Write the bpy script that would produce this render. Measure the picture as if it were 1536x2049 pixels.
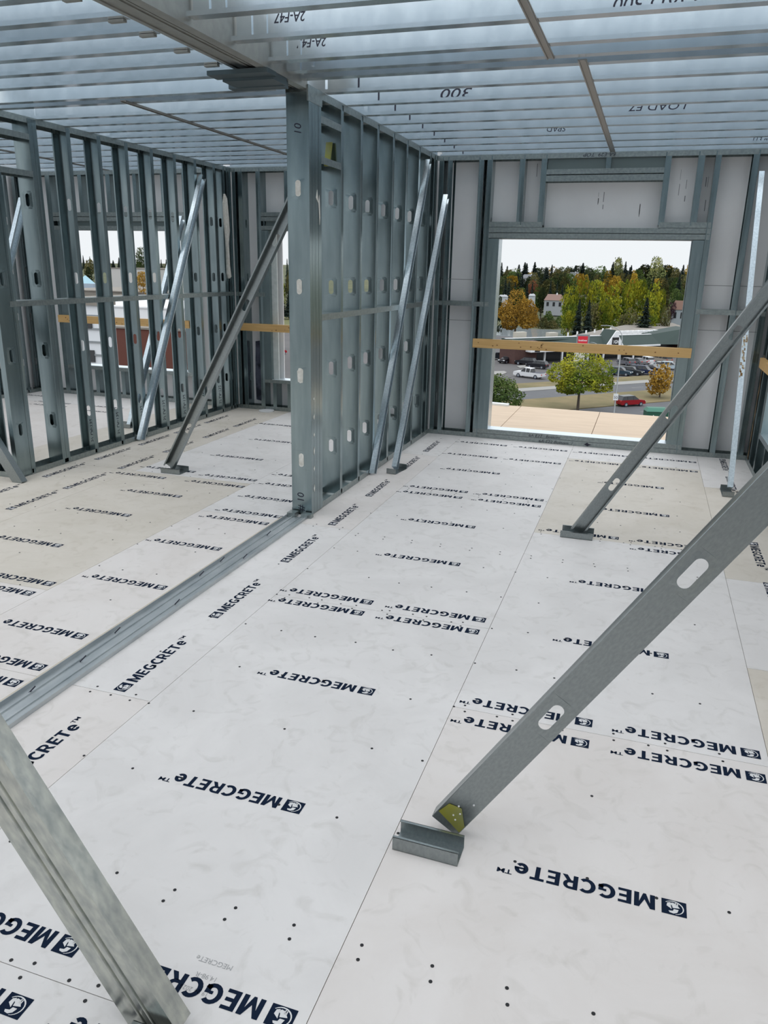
import bpy, bmesh, math, random
from mathutils import Vector, Matrix
random.seed(7)
S = bpy.context.scene
C = S.collection
R = math.radians
for o in list(bpy.data.objects): bpy.data.objects.remove(o)

# ------------------------------------------------------------------ camera
CH = 1.7606                       # eye height over the board floor
FPX = 1549.87
yaw, pitch, roll = -0.314372898, -0.305259904, -0.0212090243
def cam_axes():
    cy, sy, cp, sp = math.cos(yaw), math.sin(yaw), math.cos(pitch), math.sin(pitch)
    f = Vector((sy*cp, cy*cp, sp)); r = Vector((cy, -sy, 0)); d = f.cross(r)
    cr, sr = math.cos(roll), math.sin(roll)
    return cr*r+sr*d, -sr*r+cr*d, f
AX, AD, AF = cam_axes()
cam = bpy.data.cameras.new('camera'); camo = bpy.data.objects.new('camera', cam); C.objects.link(camo)
m = Matrix((AX, -AD, -AF)).transposed().to_4x4(); m.translation = Vector((0, 0, CH))
camo.matrix_world = m
cam.sensor_fit = 'VERTICAL'; cam.sensor_height = 24.0; cam.lens = FPX/2049*24.0
cam.clip_start = 0.03; cam.clip_end = 4000
S.camera = camo

# ------------------------------------------------------------------ world, light, exposure
W = bpy.data.worlds.new('overcast_sky'); S.world = W; W.use_nodes = True
nt = W.node_tree; nt.nodes.clear()
out = nt.nodes.new('ShaderNodeOutputWorld'); bg = nt.nodes.new('ShaderNodeBackground')
tc = nt.nodes.new('ShaderNodeTexCoord'); sx = nt.nodes.new('ShaderNodeSeparateXYZ'); rp = nt.nodes.new('ShaderNodeValToRGB')
nt.links.new(tc.outputs['Generated'], sx.inputs[0]); nt.links.new(sx.outputs['Z'], rp.inputs[0])
nt.links.new(rp.outputs[0], bg.inputs[0]); nt.links.new(bg.outputs[0], out.inputs[0])
e = rp.color_ramp.elements
e[0].position = 0.12; e[0].color = (0.415, 0.432, 0.445, 1)
e[1].position = 1.0; e[1].color = (0.93, 0.96, 1.0, 1)
x = rp.color_ramp.elements.new(0.45); x.color = (0.62, 0.66, 0.70, 1)
bg.inputs[1].default_value = 2.12
sun = bpy.data.lights.new('veiled_sun', 'SUN'); suno = bpy.data.objects.new('veiled_sun', sun); C.objects.link(suno)
sun.energy = 0.35; sun.angle = R(35); sun.color = (1.0, 0.97, 0.92)
suno.rotation_euler = (R(28), R(-25), 0)
S.view_settings.view_transform = 'Standard'; S.view_settings.look = 'None'
S.view_settings.gamma = 1; S.view_settings.use_curve_mapping = False
S.view_settings.exposure = 0.0

# ------------------------------------------------------------------ helpers
def ray(u, v):
    return AX*((u-768)/FPX) + AD*((v-1024.5)/FPX) + AF
def at(u, v, ax, val):            # where the sight line through a photo point meets a plane of the place
    d = ray(u, v); o = Vector((0, 0, CH)); return o + d*((val-o[ax])/d[ax])
GZ = -18.3
def gp(u, v, z=GZ): return at(u, v, 2, z)

def mat(name, col, rough=0.6, metal=0.0, noise=None, scale=8.0, amt=0.1, bump=0.0, spec=0.5, stretch=(1, 1, 1), emit=None, detail=4):
    M = bpy.data.materials.new(name); M.use_nodes = True; n = M.node_tree; b = n.nodes['Principled BSDF']
    b.inputs['Base Color'].default_value = (*col, 1); b.inputs['Roughness'].default_value = rough
    b.inputs['Metallic'].default_value = metal; b.inputs['Specular IOR Level'].default_value = spec
    if noise or bump:
        t = n.nodes.new('ShaderNodeTexCoord'); mp = n.nodes.new('ShaderNodeMapping'); mp.inputs['Scale'].default_value = stretch
        N = n.nodes.new('ShaderNodeTexNoise'); N.inputs['Scale'].default_value = scale; N.inputs['Detail'].default_value = detail
        n.links.new(t.outputs['Object'], mp.inputs[0]); n.links.new(mp.outputs[0], N.inputs['Vector'])
        if noise:
            r = n.nodes.new('ShaderNodeValToRGB'); r.color_ramp.elements[0].position = 0.5-amt; r.color_ramp.elements[1].position = 0.5+amt
            r.color_ramp.elements[0].color = (*col, 1); r.color_ramp.elements[1].color = (*noise, 1)
            n.links.new(N.outputs['Fac'], r.inputs[0]); n.links.new(r.outputs[0], b.inputs['Base Color'])
        if bump:
            B = n.nodes.new('ShaderNodeBump'); B.inputs['Strength'].default_value = bump; B.inputs['Distance'].default_value = 0.01
            n.links.new(N.outputs['Fac'], B.inputs['Height']); n.links.new(B.outputs[0], b.inputs['Normal'])
    if emit: b.inputs['Emission Color'].default_value = (*emit[:3], 1); b.inputs['Emission Strength'].default_value = emit[3]
    return M

STEEL = mat('galvanized_steel', (0.21, 0.27, 0.285), 0.22, 0.94, (0.31, 0.38, 0.39), 14, 0.2, 0.0, stretch=(1, 1, 0.15))
STEEL_D = mat('galvanized_steel_dull', (0.25, 0.29, 0.29), 0.36, 0.88, (0.36, 0.40, 0.395), 40, 0.2)
STEEL_J = mat('joist_steel', (0.60, 0.665, 0.71), 0.22, 0.92, (0.76, 0.82, 0.86), 5, 0.25, stretch=(0.3, 1, 2))
STEEL_B = mat('brace_steel', (0.25, 0.28, 0.285), 0.30, 0.88, (0.32, 0.35, 0.35), 130, 0.25, 0.03, stretch=(1, 1, .5))
STEEL_W = mat('warm_sheen_steel', (0.36, 0.385, 0.37), 0.24, 0.9, (0.60, 0.61, 0.55), 45, 0.22, 0.03, stretch=(1, 1, .5))  # near left brace: bright yellowish reflections are mixed into its base colour
STEEL_L = mat('bright_steel', (0.44, 0.51, 0.55), 0.30, 0.88, (0.62, 0.69, 0.73), 60, 0.2)
INK = mat('navy_ink', (0.008, 0.016, 0.036), 0.9, spec=0.08)
MARKER = mat('black_marker', (0.012, 0.012, 0.03), 0.5)
BOARD_W = None
def board_mat(name, c1, c2, c3):
    M = bpy.data.materials.new(name); M.use_nodes = True; n = M.node_tree; b = n.nodes['Principled BSDF']
    b.inputs['Roughness'].default_value = 0.55; b.inputs['Specular IOR Level'].default_value = 0.35
    t = n.nodes.new('ShaderNodeTexCoord')
    N1 = n.nodes.new('ShaderNodeTexNoise'); N1.inputs['Scale'].default_value = 2.1; N1.inputs['Detail'].default_value = 7; N1.inputs['Roughness'].default_value = 0.62; N1.inputs['Distortion'].default_value = 0.7
    N2 = n.nodes.new('ShaderNodeTexNoise'); N2.inputs['Scale'].default_value = 9; N2.inputs['Detail'].default_value = 8; N2.inputs['Distortion'].default_value = 1.6
    for N in (N1, N2): n.links.new(t.outputs['Object'], N.inputs['Vector'])
    r1 = n.nodes.new('ShaderNodeValToRGB'); r1.color_ramp.elements[0].position = 0.38; r1.color_ramp.elements[1].position = 0.62
    r1.color_ramp.elements[0].color = (*c1, 1); r1.color_ramp.elements[1].color = (*c2, 1)
    r2 = n.nodes.new('ShaderNodeValToRGB'); r2.color_ramp.elements[0].position = 0.54; r2.color_ramp.elements[1].position = 0.78
    r2.color_ramp.elements[0].color = (0, 0, 0, 1); r2.color_ramp.elements[1].color = (0.55, 0.55, 0.55, 1)
    mx = n.nodes.new('ShaderNodeMixRGB'); mx.inputs[2].default_value = (*c3, 1)
    n.links.new(N1.outputs['Fac'], r1.inputs[0]); n.links.new(N2.outputs['Fac'], r2.inputs[0])
    n.links.new(r2.outputs[0], mx.inputs[0]); n.links.new(r1.outputs[0], mx.inputs[1]); n.links.new(mx.outputs[0], b.inputs['Base Color'])
    return M
BOARD_W = board_mat('board_pale', (0.675, 0.655, 0.64), (0.735, 0.715, 0.70), (0.52, 0.50, 0.47))
BOARD_P = board_mat('board_pinkish', (0.68, 0.64, 0.61), (0.725, 0.69, 0.665), (0.53, 0.50, 0.46))
BOARD_B = board_mat('board_beige', (0.60, 0.555, 0.485), (0.65, 0.605, 0.54), (0.49, 0.44, 0.37))
SEAM = mat('board_joint', (0.16, 0.12, 0.09), 0.9)
SHEATH = mat('grey_sheathing', (0.86, 0.855, 0.86), 0.75, 0, (0.78, 0.775, 0.78), 2.2, 0.25)
FOAM = mat('spray_foam', (0.78, 0.77, 0.72), 0.9, 0, (0.6, 0.58, 0.52), 40, 0.2, 0.6)
WOOD = mat('pine_board', (0.60, 0.36, 0.13), 0.6, 0, (0.72, 0.47, 0.20), 9, 0.25, stretch=(0.4, 5, 6))
PLY = mat('plywood', (0.44, 0.33, 0.23), 0.6, 0, (0.55, 0.43, 0.31), 3.0, 0.3, stretch=(0.5, 2.5, 1))
WHITE = mat('white_paint', (0.80, 0.81, 0.82), 0.5)
YEL = mat('yellow_paint', (0.40, 0.38, 0.01), 0.45, 0.5, (0.3, 0.33, 0.2), 12, 0.3)
RUST = mat('peeling_paper', (0.45, 0.38, 0.27), 0.9, 0, (0.16, 0.09, 0.03), 30, 0.08)

def tag(o, label=None, cat=None, group=None, kind=None):
    if label: o['label'] = label
    if cat: o['category'] = cat
    if group: o['group'] = group
    if kind: o['kind'] = kind
    return o
def link(name, me, parent=None):
    o = bpy.data.objects.new(name, me); C.objects.link(o)
    if parent: o.parent = parent
    return o
def empty(name, loc=(0, 0, 0), rz=0):
    o = bpy.data.objects.new(name, None); C.objects.link(o); o.location = loc; o.rotation_euler = (0, 0, rz); o.empty_display_size = .1
    return o
def copy_tree(o, parent=None):
    c = o.copy(); C.objects.link(c); c.parent = parent
    for ch in [k for k in C.objects if k.parent == o]: copy_tree(ch, c)
    return c
class MB:
    def __init__(s): s.v = []; s.f = []; s.mi = []; s.cur = 0
    def face(s, pts):
        i = len(s.v); s.v += [tuple(p) for p in pts]; s.f.append(list(range(i, i+len(pts)))); s.mi.append(s.cur)
    def hexa(s, p):                 # 8 corners, bottom 4 then top 4
        i = len(s.v); s.v += [tuple(q) for q in p]
        for q in ((0, 3, 2, 1), (4, 5, 6, 7), (0, 1, 5, 4), (1, 2, 6, 5), (2, 3, 7, 6), (3, 0, 4, 7)):
            s.f.append([i+k for k in q]); s.mi.append(s.cur)
    def box(s, x0, y0, z0, x1, y1, z1):
        s.hexa([(x0, y0, z0), (x1, y0, z0), (x1, y1, z0), (x0, y1, z0), (x0, y0, z1), (x1, y0, z1), (x1, y1, z1), (x0, y1, z1)])
    def prism(s, poly, a, b, ax=2):  # poly in the two other axes, extruded a..b along ax
        def P(p, t):
            return (p[0], p[1], t) if ax == 2 else ((p[0], t, p[1]) if ax == 1 else (t, p[0], p[1]))
        n = len(poly); i = len(s.v); s.v += [P(p, a) for p in poly]+[P(p, b) for p in poly]
        s.f.append(list(range(i, i+n))); s.f.append(list(range(i+n, i+2*n))[::-1]); s.mi += [s.cur]*2
        for k in range(n):
            l = (k+1) % n; s.f.append([i+k, i+l, i+n+l, i+n+k]); s.mi.append(s.cur)
    def cyl(s, p, q, r, n=10, r2=None):
        p = Vector(p); q = Vector(q); d = (q-p).normalized(); a = d.orthogonal().normalized(); b = d.cross(a); r2 = r if r2 is None else r2
        i = len(s.v)
        for k in range(n):
            t = 2*math.pi*k/n; s.v.append(tuple(p+(a*math.cos(t)+b*math.sin(t))*r))
        for k in range(n):
            t = 2*math.pi*k/n; s.v.append(tuple(q+(a*math.cos(t)+b*math.sin(t))*r2))
        s.f.append(list(range(i, i+n))[::-1]); s.f.append(list(range(i+n, i+2*n))); s.mi += [s.cur]*2
        for k in range(n):
            l = (k+1) % n; s.f.append([i+k, i+l, i+n+l, i+n+k]); s.mi.append(s.cur)
    def mesh(s, name, mats, thick=0, fix=True):
        me = bpy.data.meshes.new(name); me.from_pydata(s.v, [], s.f)
        for mm in (mats if isinstance(mats, (list, tuple)) else [mats]): me.materials.append(mm)
        for p, k in zip(me.polygons, s.mi): p.material_index = k
        if thick or fix:
            b = bmesh.new(); b.from_mesh(me)
            if thick:
                bmesh.ops.remove_doubles(b, verts=b.verts, dist=1e-5)
                bmesh.ops.recalc_face_normals(b, faces=b.faces)
                bmesh.ops.solidify(b, geom=b.faces[:], thickness=thick)
            else: bmesh.ops.recalc_face_normals(b, faces=b.faces)
            b.to_mesh(me); b.free()
        return me
    def build(s, name, mats, parent=None, thick=0, fix=True):
        return link(name, s.mesh(name, mats, thick, fix), parent)

# ---- cold-formed C sections: web at x=0, depth along y, flanges towards +x, axis along z
CACHE = {}
SLOTS = (0.405, 1.015, 1.615, 2.235)
def csec(L, D=.152, F=.05, lip=.013, slots=(), M=STEEL, sw=.019, sl=.031, rib=False):
    key = (round(L, 3), D, F, lip, tuple(round(q, 3) for q in slots), M.name, rib)
    if key in CACHE: return CACHE[key]
    b = MB()
    c = D/2; z = 0.0
    ribs = [(0, 0)]
    ys = [0, D]
    def web(z0, z1, ya=0, yb=D):
        if not rib: b.face([(0, ya, z0), (0, yb, z0), (0, yb, z1), (0, ya, z1)]); return
        r = .006; pts = [(0, ya)]
        for q in (D*.40, D*.60):
            pts += [(0, q-r), (.010, q-r*.3), (.010, q+r*.3), (0, q+r)]
        pts.append((0, yb))
        for (xa, y1), (xb, y2) in zip(pts, pts[1:]): b.face([(xa, y1, z0), (xb, y2, z0), (xb, y2, z1), (xa, y1, z1)])
    for sc in slots:
        z0, z1 = sc-sl-sw-.02, sc+sl+sw+.02
        web(z, z0)
        for sgn in (-1, 1):
            arc = [(c, sc-sl-sw)] + [(c+sgn*sw*math.sin(t), sc-sl-sw*math.cos(t)) for t in [math.pi/2*k/5 for k in range(1, 6)]]
            arc += [(c+sgn*sw*math.cos(t), sc+sl+sw*math.sin(t)) for t in [math.pi/2*k/5 for k in range(0, 6)]]
            e_ = 0 if sgn < 0 else D
            pg = [(0, e_, z0), (0, c, z0)] + [(0, q[0], q[1]) for q in arc] + [(0, c, z1), (0, e_, z1)]
            b.face(pg if sgn < 0 else pg[::-1])
        z = z1
    web(z, L)
    for y in (0, D):
        b.face([(0, y, 0), (F, y, 0), (F, y, L), (0, y, L)])
        if lip:
            yi = lip if y == 0 else D-lip
            b.face([(F, y, 0), (F, yi, 0), (F, yi, L), (F, y, L)])
    me = b.mesh('c_section', M, thick=.0016)
    CACHE[key] = me
    return me
def place(name, me, org, flange, depth, axis, D=.152, parent=None):
    f, d, a = Vector(flange).normalized(), Vector(depth).normalized(), Vector(axis).normalized(); org = Vector(org)
    if f.cross(d).dot(a) < 0: org = org + d*D; d = -d
    M = Matrix((f, d, a)).transposed().to_4x4(); M.translation = org
    o = link(name, me); 
    if parent: o.parent = parent; o.matrix_world = M
    else: o.matrix_world = M
    return o
ORD = 'zeroth first second third fourth fifth sixth seventh eighth ninth tenth eleventh twelfth thirteenth fourteenth fifteenth sixteenth seventeenth eighteenth nineteenth twentieth'.split()

def text_mesh(s, size, off=0.0, res=3, shear=0):
    cu = bpy.data.curves.new('lettering', 'FONT'); cu.body = s; cu.size = size; cu.offset = off; cu.resolution_u = res; cu.shear = shear
    o = bpy.data.objects.new('tmp', cu); C.objects.link(o)
    dg = bpy.context.evaluated_depsgraph_get(); me = bpy.data.meshes.new_from_object(o.evaluated_get(dg)); bpy.data.objects.remove(o)
    return me
def write(s, size, org, right, up, M=MARKER, parent=None, off=0.0, shear=.2, width=None, name='handwriting'):
    me = text_mesh(s, size, off, 3, shear); me.materials.clear(); me.materials.append(M)
    xs = [v.co.x for v in me.vertices]
    if width and xs:
        k = width/(max(xs)-min(xs))
        for v in me.vertices: v.co.x *= k
    r, u = Vector(right).normalized(), Vector(up).normalized(); n = r.cross(u)
    Mx = Matrix((r, u, n)).transposed().to_4x4(); Mx.translation = Vector(org)
    o = link(name, me)
    if parent: o.parent = parent; o.matrix_parent_inverse = parent.matrix_world.inverted()
    o.matrix_world = Mx
    return o
def keep(child, parent):          # parent without moving
    child.parent = parent; child.matrix_parent_inverse = parent.matrix_basis.inverted()

# ------------------------------------------------------------------ dimensions of the place
XP, XQ, YB, Y2, XR = -2.20, -4.883, 8.30, 8.865, 1.08   # partition faces, back wall faces, right wall face
H = 2.855; T = .152

# ------------------------------------------------------------------ floor
def build_floor():
    b = MB()
    xs = {'L0': (-8.4, -5.6), 'L1': (-5.6, -4.16), 'L2': (-4.16, -3.02), 'L3': (-3.02, -2.352), 'TR': (-2.352, -2.2), 'T': (-2.2, -1.805), 'A': (-1.805, -.595), 'B': (-.595, .628), 'R': (.628, 1.30)}
    cuts = {'L0': [1.5, 3.5, 6, 8.2], 'L1': [5.64], 'L2': [3.22, 5.64], 'L3': [2.43, 4.84], 'TR': [], 'T': [2.425, 4.83, 7.24], 'A': [1.20, 3.62, 6.0, 8.42], 'B': [2.83, 5.26, 7.68], 'R': [3.64, 4.82, 7.05]}
    colr = {('L1', 0): 2, ('L1', 1): 2, ('L2', 1): 2, ('L2', 0): 1, ('L2', 2): 0, ('B', 2): 2, ('B', 1): 0, ('R', 0): 2, ('R', 2): 2, ('T', 0): 1, ('L3', 0): 1, ('L3', 1): 1, ('T', 2): 1}
    for k, (x0, x1) in xs.items():
        ys = [-3.6]+cuts[k]+[9.02 if k[0] == 'L' else 8.46]
        for i, (y0, y1) in enumerate(zip(ys, ys[1:])):
            if y1 <= y0: continue
            b.cur = colr.get((k, i), 1 if (i+len(k)) % 2 and k != 'A' else 0)
            g = .0011
            b.box(x0+g, y0+g, -.02, x1-g, y1-g, 0)
    b.cur = 3; b.box(-8.4, -3.6, -.06, 1.30, 8.46, -.003)
    b.box(-8.4, 8.46, -.06, -2.2, 9.02, -.003)
    o = b.build('floor', [BOARD_W, BOARD_P, BOARD_B, SEAM]); tag(o, kind='structure')
    return o
floor = build_floor()

# printed brand stamps on the boards
def bold_word(word, hgt, k=.245):
    """heavy sans capitals from strokes; returns quads and the total width, cap height = hgt"""
    Q = []; x = 0.0
    def q(*p): Q.append([((x+a)*hgt, c*hgt) for a, c in p])
    def arc(cx, cy, rx, ry, t0, t1, n=14):
        for i in range(n):
            a, c = R(t0+(t1-t0)*i/n), R(t0+(t1-t0)*(i+1)/n)
            q((cx+rx*math.cos(a), cy+ry*math.sin(a)), (cx+rx*math.cos(c), cy+ry*math.sin(c)), (cx+(rx-k)*math.cos(c), cy+(ry-k*.85)*math.sin(c)), (cx+(rx-k)*math.cos(a), cy+(ry-k*.85)*math.sin(a)))
    def bar(x0, y0, x1, y1): q((x0, y0), (x1, y0), (x1, y1), (x0, y1))
    for ch in word:
        if ch == 'M':
            w = 1.02; bar(0, 0, k, 1); bar(w-k, 0, w, 1); q((k, 1), (k, .62), (w/2-.07, 0), (w/2, .42)); q((w/2, .42), (w/2-.07, 0), (w/2+.07, 0), (w/2, .42)); q((w-k, 1), (w/2, .42), (w/2+.07, 0), (w-k, .62))
        elif ch == 'E':
            w = .66; bar(0, 0, k, 1); bar(k, .82, w, 1); bar(k, .41, w-.05, .59); bar(k, 0, w, .18)
        elif ch in 'GC':
            w = .86 if ch == 'G' else .78; arc(.48, .5, .48, .52, 48, 312 if ch == 'C' else 330)
            if ch == 'G': bar(w-k, .10, w, .52); bar(.46, .38, w-k, .54)
        elif ch == 'R':
            w = .80; bar(0, 0, k, 1); bar(k, .82, .42, 1); bar(k, .36, .42, .54)
            for i in range(8):
                a, c = R(-90+180*i/8), R(-90+180*(i+1)/8)
                q((.42+.32*math.cos(a), .68+.32*math.sin(a)), (.42+.32*math.cos(c), .68+.32*math.sin(c)), (.42+.11*math.cos(c), .68+.14*math.sin(c)), (.42+.11*math.cos(a), .68+.14*math.sin(a)))
            q((.32, .40), (.56, .40), (w+.03, 0), (w-.24, 0))
        elif ch == 'T':
            w = .74; bar(0, .82, w, 1); bar(w/2-k/2, 0, w/2+k/2, .82)
        elif ch == 'e':
            w = .72; arc(.37, .39, .37, .41, 0, 320); bar(.20, .32, .74, .45)
        x += w+.13
    return Q, (x-.13)*hgt
EMB = mat('emblem_pale', (.66, .66, .66), .6)
def stamp_mesh():
    Q, wd = bold_word('MEGCRETe', .057)
    kx = .412/wd
    tm = text_mesh('TM', .026, .0006, 2)
    xs = [v.co.x for v in tm.vertices]; k = .046/(max(xs)-min(xs)); x0 = min(xs)
    for v in tm.vertices: v.co.x = .504+(v.co.x-x0)*k; v.co.y += .041
    me = MB()
    for f in Q: me.face([(.087+p[0]*kx, p[1], 0) for p in f])
    me = me.mesh('tmp', INK, fix=False)
    b = bmesh.new(); b.from_mesh(me); b.from_mesh(tm)
    for f in b.faces: f.material_index = 0
    def quad(pts, z, mi):
        f = b.faces.new([b.verts.new((p[0], p[1], z)) for p in pts]); f.material_index = mi
        f.normal_update()
        if f.normal.z < 0: f.normal_flip()
    for f in b.faces:
        f.normal_update()
        if f.normal.z < 0: f.normal_flip()
    quad([(0, 0), (.069, 0), (.069, .058), (0, .058)], 0, 0)
    # pale emblem: broken ring and a chunky S-like figure with two short bars
    n = 14; cx, cy = .036, .029
    for i in range(n):
        t0 = R(100+220*i/n); t1 = R(100+220*(i+1)/n); w = .0015+.0022*math.sin(math.pi*i/n)
        quad([(cx+.029*math.cos(t0), cy+.026*math.sin(t0)), (cx+.029*math.cos(t1), cy+.026*math.sin(t1)), (cx+(.029-w)*math.cos(t1), cy+(.026-w)*math.sin(t1)), (cx+(.029-w)*math.cos(t0), cy+(.026-w)*math.sin(t0))], .0003, 1)
    for pl in ([(.022, .034), (.026, .046), (.036, .052), (.047, .050), (.050, .044), (.038, .042), (.035, .034)],
               [(.018, .027), (.038, .031), (.040, .022), (.046, .016), (.040, .010), (.030, .012)],
               [(.041, .036), (.055, .026), (.053, .014), (.044, .010), (.043, .024)],
               [(.023, .010), (.026, .010), (.026, .022), (.023, .022)], [(.028, .008), (.031, .008), (.031, .020), (.028, .020)]):
        quad(pl, .0003, 1)
    out_ = bpy.data.meshes.new('board_stamp'); b.to_mesh(out_); b.free()
    out_.materials.append(INK); out_.materials.append(EMB)
    return out_
SM = stamp_mesh()
def stamp(x, y, rz):              # x,y = centre of the emblem square
    o = link('printed_lettering', SM, floor)
    d = Vector((math.cos(rz), math.sin(rz))); u = Vector((-d.y, d.x))
    p = Vector((x, y)) - d*.0345 - u*.029
    o.location = (p.x, p.y, .0006); o.rotation_euler = (0, 0, rz)
J = lambda a: a+random.uniform(-.006, .006)
for y in (8.0, 7.41, 6.09, 5.91, 3.71, 3.56, 1.30, 1.11):
    for x in (-1.29, -.665): stamp(J(x), y, math.pi)
for x, y in ((-1.15, 6.80), (-1.04, 5.21), (-.975, 4.45), (-.98, 2.82), (-.96, 2.02)): stamp(x, y, math.pi)
for y in (8.0, 7.60, 5.345, 5.175, 2.90, 2.745):
    for x in (-.06, .57):
        if not (x < 0 and y == 5.175): stamp(J(x), y, math.pi)
for x, y in ((.26, 6.86), (.29, 6.03), (.25, 4.44), (.245, 3.63), (.266, 1.99), (.25, 1.2)): stamp(x, y, math.pi)
for y in (1.71, 2.485, 3.27, 4.13, 4.91, 5.70, 6.65, 7.43): stamp(-1.98, y, math.pi/2)
for y in (8.23, 7.48, 6.35, 5.58, 4.8): stamp(.865, y, -math.pi/2)
for y in (3.6, 4.39, 5.20, 5.88, 6.56, 7.2, 7.83): stamp(-4.735, y, math.pi/2)
for y in (3.5, 4.36, 4.97, 5.68, 6.38, 7.12, 7.78): stamp(-4.33, y, math.pi/2)
for x, y in ((-3.81, 5.52), (-3.69, 5.80), (-3.38, 5.09), (-3.45, 4.53), (-3.47, 3.83), (-3.08, 3.30), (-3.09, 3.15), (-3.66, 3.30), (-3.66, 3.15), (-3.06, 5.75), (-3.06, 5.53), (-3.35, 6.44), (-3.35, 7.23), (-3.7, 8.03),
             (-2.46, 3.48), (-2.48, 2.82), (-2.45, 2.50), (-2.45, 2.35), (-2.49, 4.15), (-2.48, 6.01), (-2.45, 5.70), (-2.43, 5.30), (-2.41, 4.91), (-2.44, 4.73)): stamp(x, y, math.pi)
for x, y in ((-7.6, 8.55), (-7.0, 8.2), (-6.9, 8.0), (-6.2, 8.2), (-7.35, 7.4), (-6.0, 7.9)): stamp(x, y, math.pi)
# faint date stamp on the near board
o = write('MEGCRETe', .022, (-.84, 1.39, .0006), (-1, 0, 0), (0, -1, 0), mat('faded_ink', (.36, .36, .36), .8), shear=0, name='printed_lettering'); keep(o, floor)
o = write('14.98-R', .02, (-.86, 1.345, .0006), (-1, 0, 0), (0, -1, 0), bpy.data.materials['faded_ink'], shear=0, name='printed_lettering'); keep(o, floor)
o = write('19 24 2025', .018, (-.86, 1.30, .0006), (-1, 0, 0), (0, -1, 0), bpy.data.materials['faded_ink'], shear=0, name='printed_lettering'); keep(o, floor)
# screws
def build_screws():
    pts = []
    for i in range(21):
        y = .40+.4045*i
        if y > 8.2: break
        if abs(y-1.61) < .05 or abs(y-4.85) < .05: continue
        for kx in list(range(-24, 6)):
            x = -.6+kx*.2
            if -2.42 < x < -2.18 or x < -4.8 or x > 1.0: continue
            if random.random() < .2: continue
            pts.append((x+random.uniform(-.02, .02), y+random.uniform(-.012, .012)))
    for jy, xa, xb in ((1.20, -1.8, -.6), (3.62, -1.8, -.6), (6.0, -1.8, -.6), (2.83, -.6, .6), (5.26, -.6, .6), (2.425, -2.15, -1.82), (4.83, -2.15, -1.82), (1.54, -1.8, .7), (4.75, -1.8, .6)):
        x = xa+.06
        while x < xb:
            pts += [(x, jy-.022), (x+random.uniform(-.01, .01), jy+.025)]; x += .2
    hd = MB(); hd.cyl((0, 0, 0), (0, 0, .0012), .0052, 10); me = hd.mesh('screw_head', mat('screw_black', (.03, .03, .032), .4, .6))
    def key(p):
        v = Vector((p[0], p[1], -CH)); d = v.dot(AF)
        u = 768+FPX*v.dot(AX)/d if d > .1 else -9; w = 1024+FPX*v.dot(AD)/d if d > .1 else -9
        return (0 if (0 < u < 1536 and 0 < w < 2049) else 1, v.length)
    pts.sort(key=key)
    for p in pts[:100]:
        o = link('screw', me, floor); o.location = (p[0], p[1], 0)
    r = MB()
    for p in pts[100:]: r.cyl((p[0], p[1], 0), (p[0], p[1], .0012), .0052, 8)
    tag(r.build('screws', me.materials[0], floor), kind='stuff')
build_screws()

# ------------------------------------------------------------------ steel framing
def vstud(x, y, flange, depth, z0=.012, z1=H-.012, slots=True, M=STEEL, name='steel_stud', D=T, parent=None):
    L = z1-z0
    sl = [s-z0 for s in SLOTS if z0+.09 < s < z1-.09] if slots else []
    return place(name, csec(L, D, .05, .013, sl, M), (x, y, z0), flange, depth, (0, 0, 1), D, parent)
def track(p, q, depth, updir, F=.047, M=STEEL_D, D=T, name='steel_track'):   # web from p to q; flanges towards updir
    p, q = Vector(p), Vector(q); L = (q-p).length
    return place(name, csec(L, D, F, 0, (), M), p, updir, depth, q-p, D)

# centre partition behind the post
G1 = 'studs of the centre partition'
for i, y in enumerate((5.605, 6.010, 6.392, 6.800, 7.200, 7.595, 8.0, 8.15, 8.235)):
    s_ = vstud(XP, y, (0, 1, 0), (-1, 0, 0))
    tag(s_, f'dark mirror-like galvanized stud of the centre partition, {ORD[i+1]} one behind the foam-plugged post', 'stud', G1)
t_ = track((XP, 5.02, 0.001), (XP, YB, 0.001), (-1, 0, 0), (0, 0, 1)); tag(t_, 'bottom steel track under the centre partition studs', 'track')
t_ = track((XP, 5.02, H), (XP, YB, H), (-1, 0, 0), (0, 0, -1)); tag(t_, 'top steel track over the centre partition studs', 'track')
def blocking(p, q, depth, label, grp, h=.044, D=T):
    o = track(p, q, depth, (0, 0, -1), h, STEEL_L if False else STEEL_D, D, 'steel_blocking'); tag(o, label, 'blocking', grp); return o
blocking((XP+.003, 5.17, 1.437), (XP+.003, 8.28, 1.437), (-1, 0, 0), 'long horizontal steel blocking at mid height of the centre partition', 'mid height blocking', D=.156)
for z, w in ((2.712, 'upper'), (2.465, 'lower')):
    blocking((XP+.002, 5.236, z), (XP+.002, 5.606, z), (-1, 0, 0), f'{w} short blocking beside the post top in the centre partition', 'short blocking between studs', D=.156)
ta = MB(); ta.hexa([(-2.30, 5.53, 2.44), (-2.30, 5.545, 2.44), (-2.26, 5.545, 2.44), (-2.26, 5.53, 2.44), (-2.30, 5.57, 2.60), (-2.30, 5.585, 2.60), (-2.255, 5.585, 2.60), (-2.255, 5.57, 2.60)])
tag(ta.build('yellow_tape', YEL), 'yellow painted strip in the top bay of the centre partition next to the post', 'tape')

# the built-up post at the end of the centre partition
post = empty('steel_post', (XP-.076, 5.02, 0))
tag(post, 'tall built-up steel post with white foam-filled slots ending the centre partition', 'post')
def part_place(name, me, org, f, d, a, D, parent):
    o = place(name, me, org, f, d, a, D); keep(o, parent); return o

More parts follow.
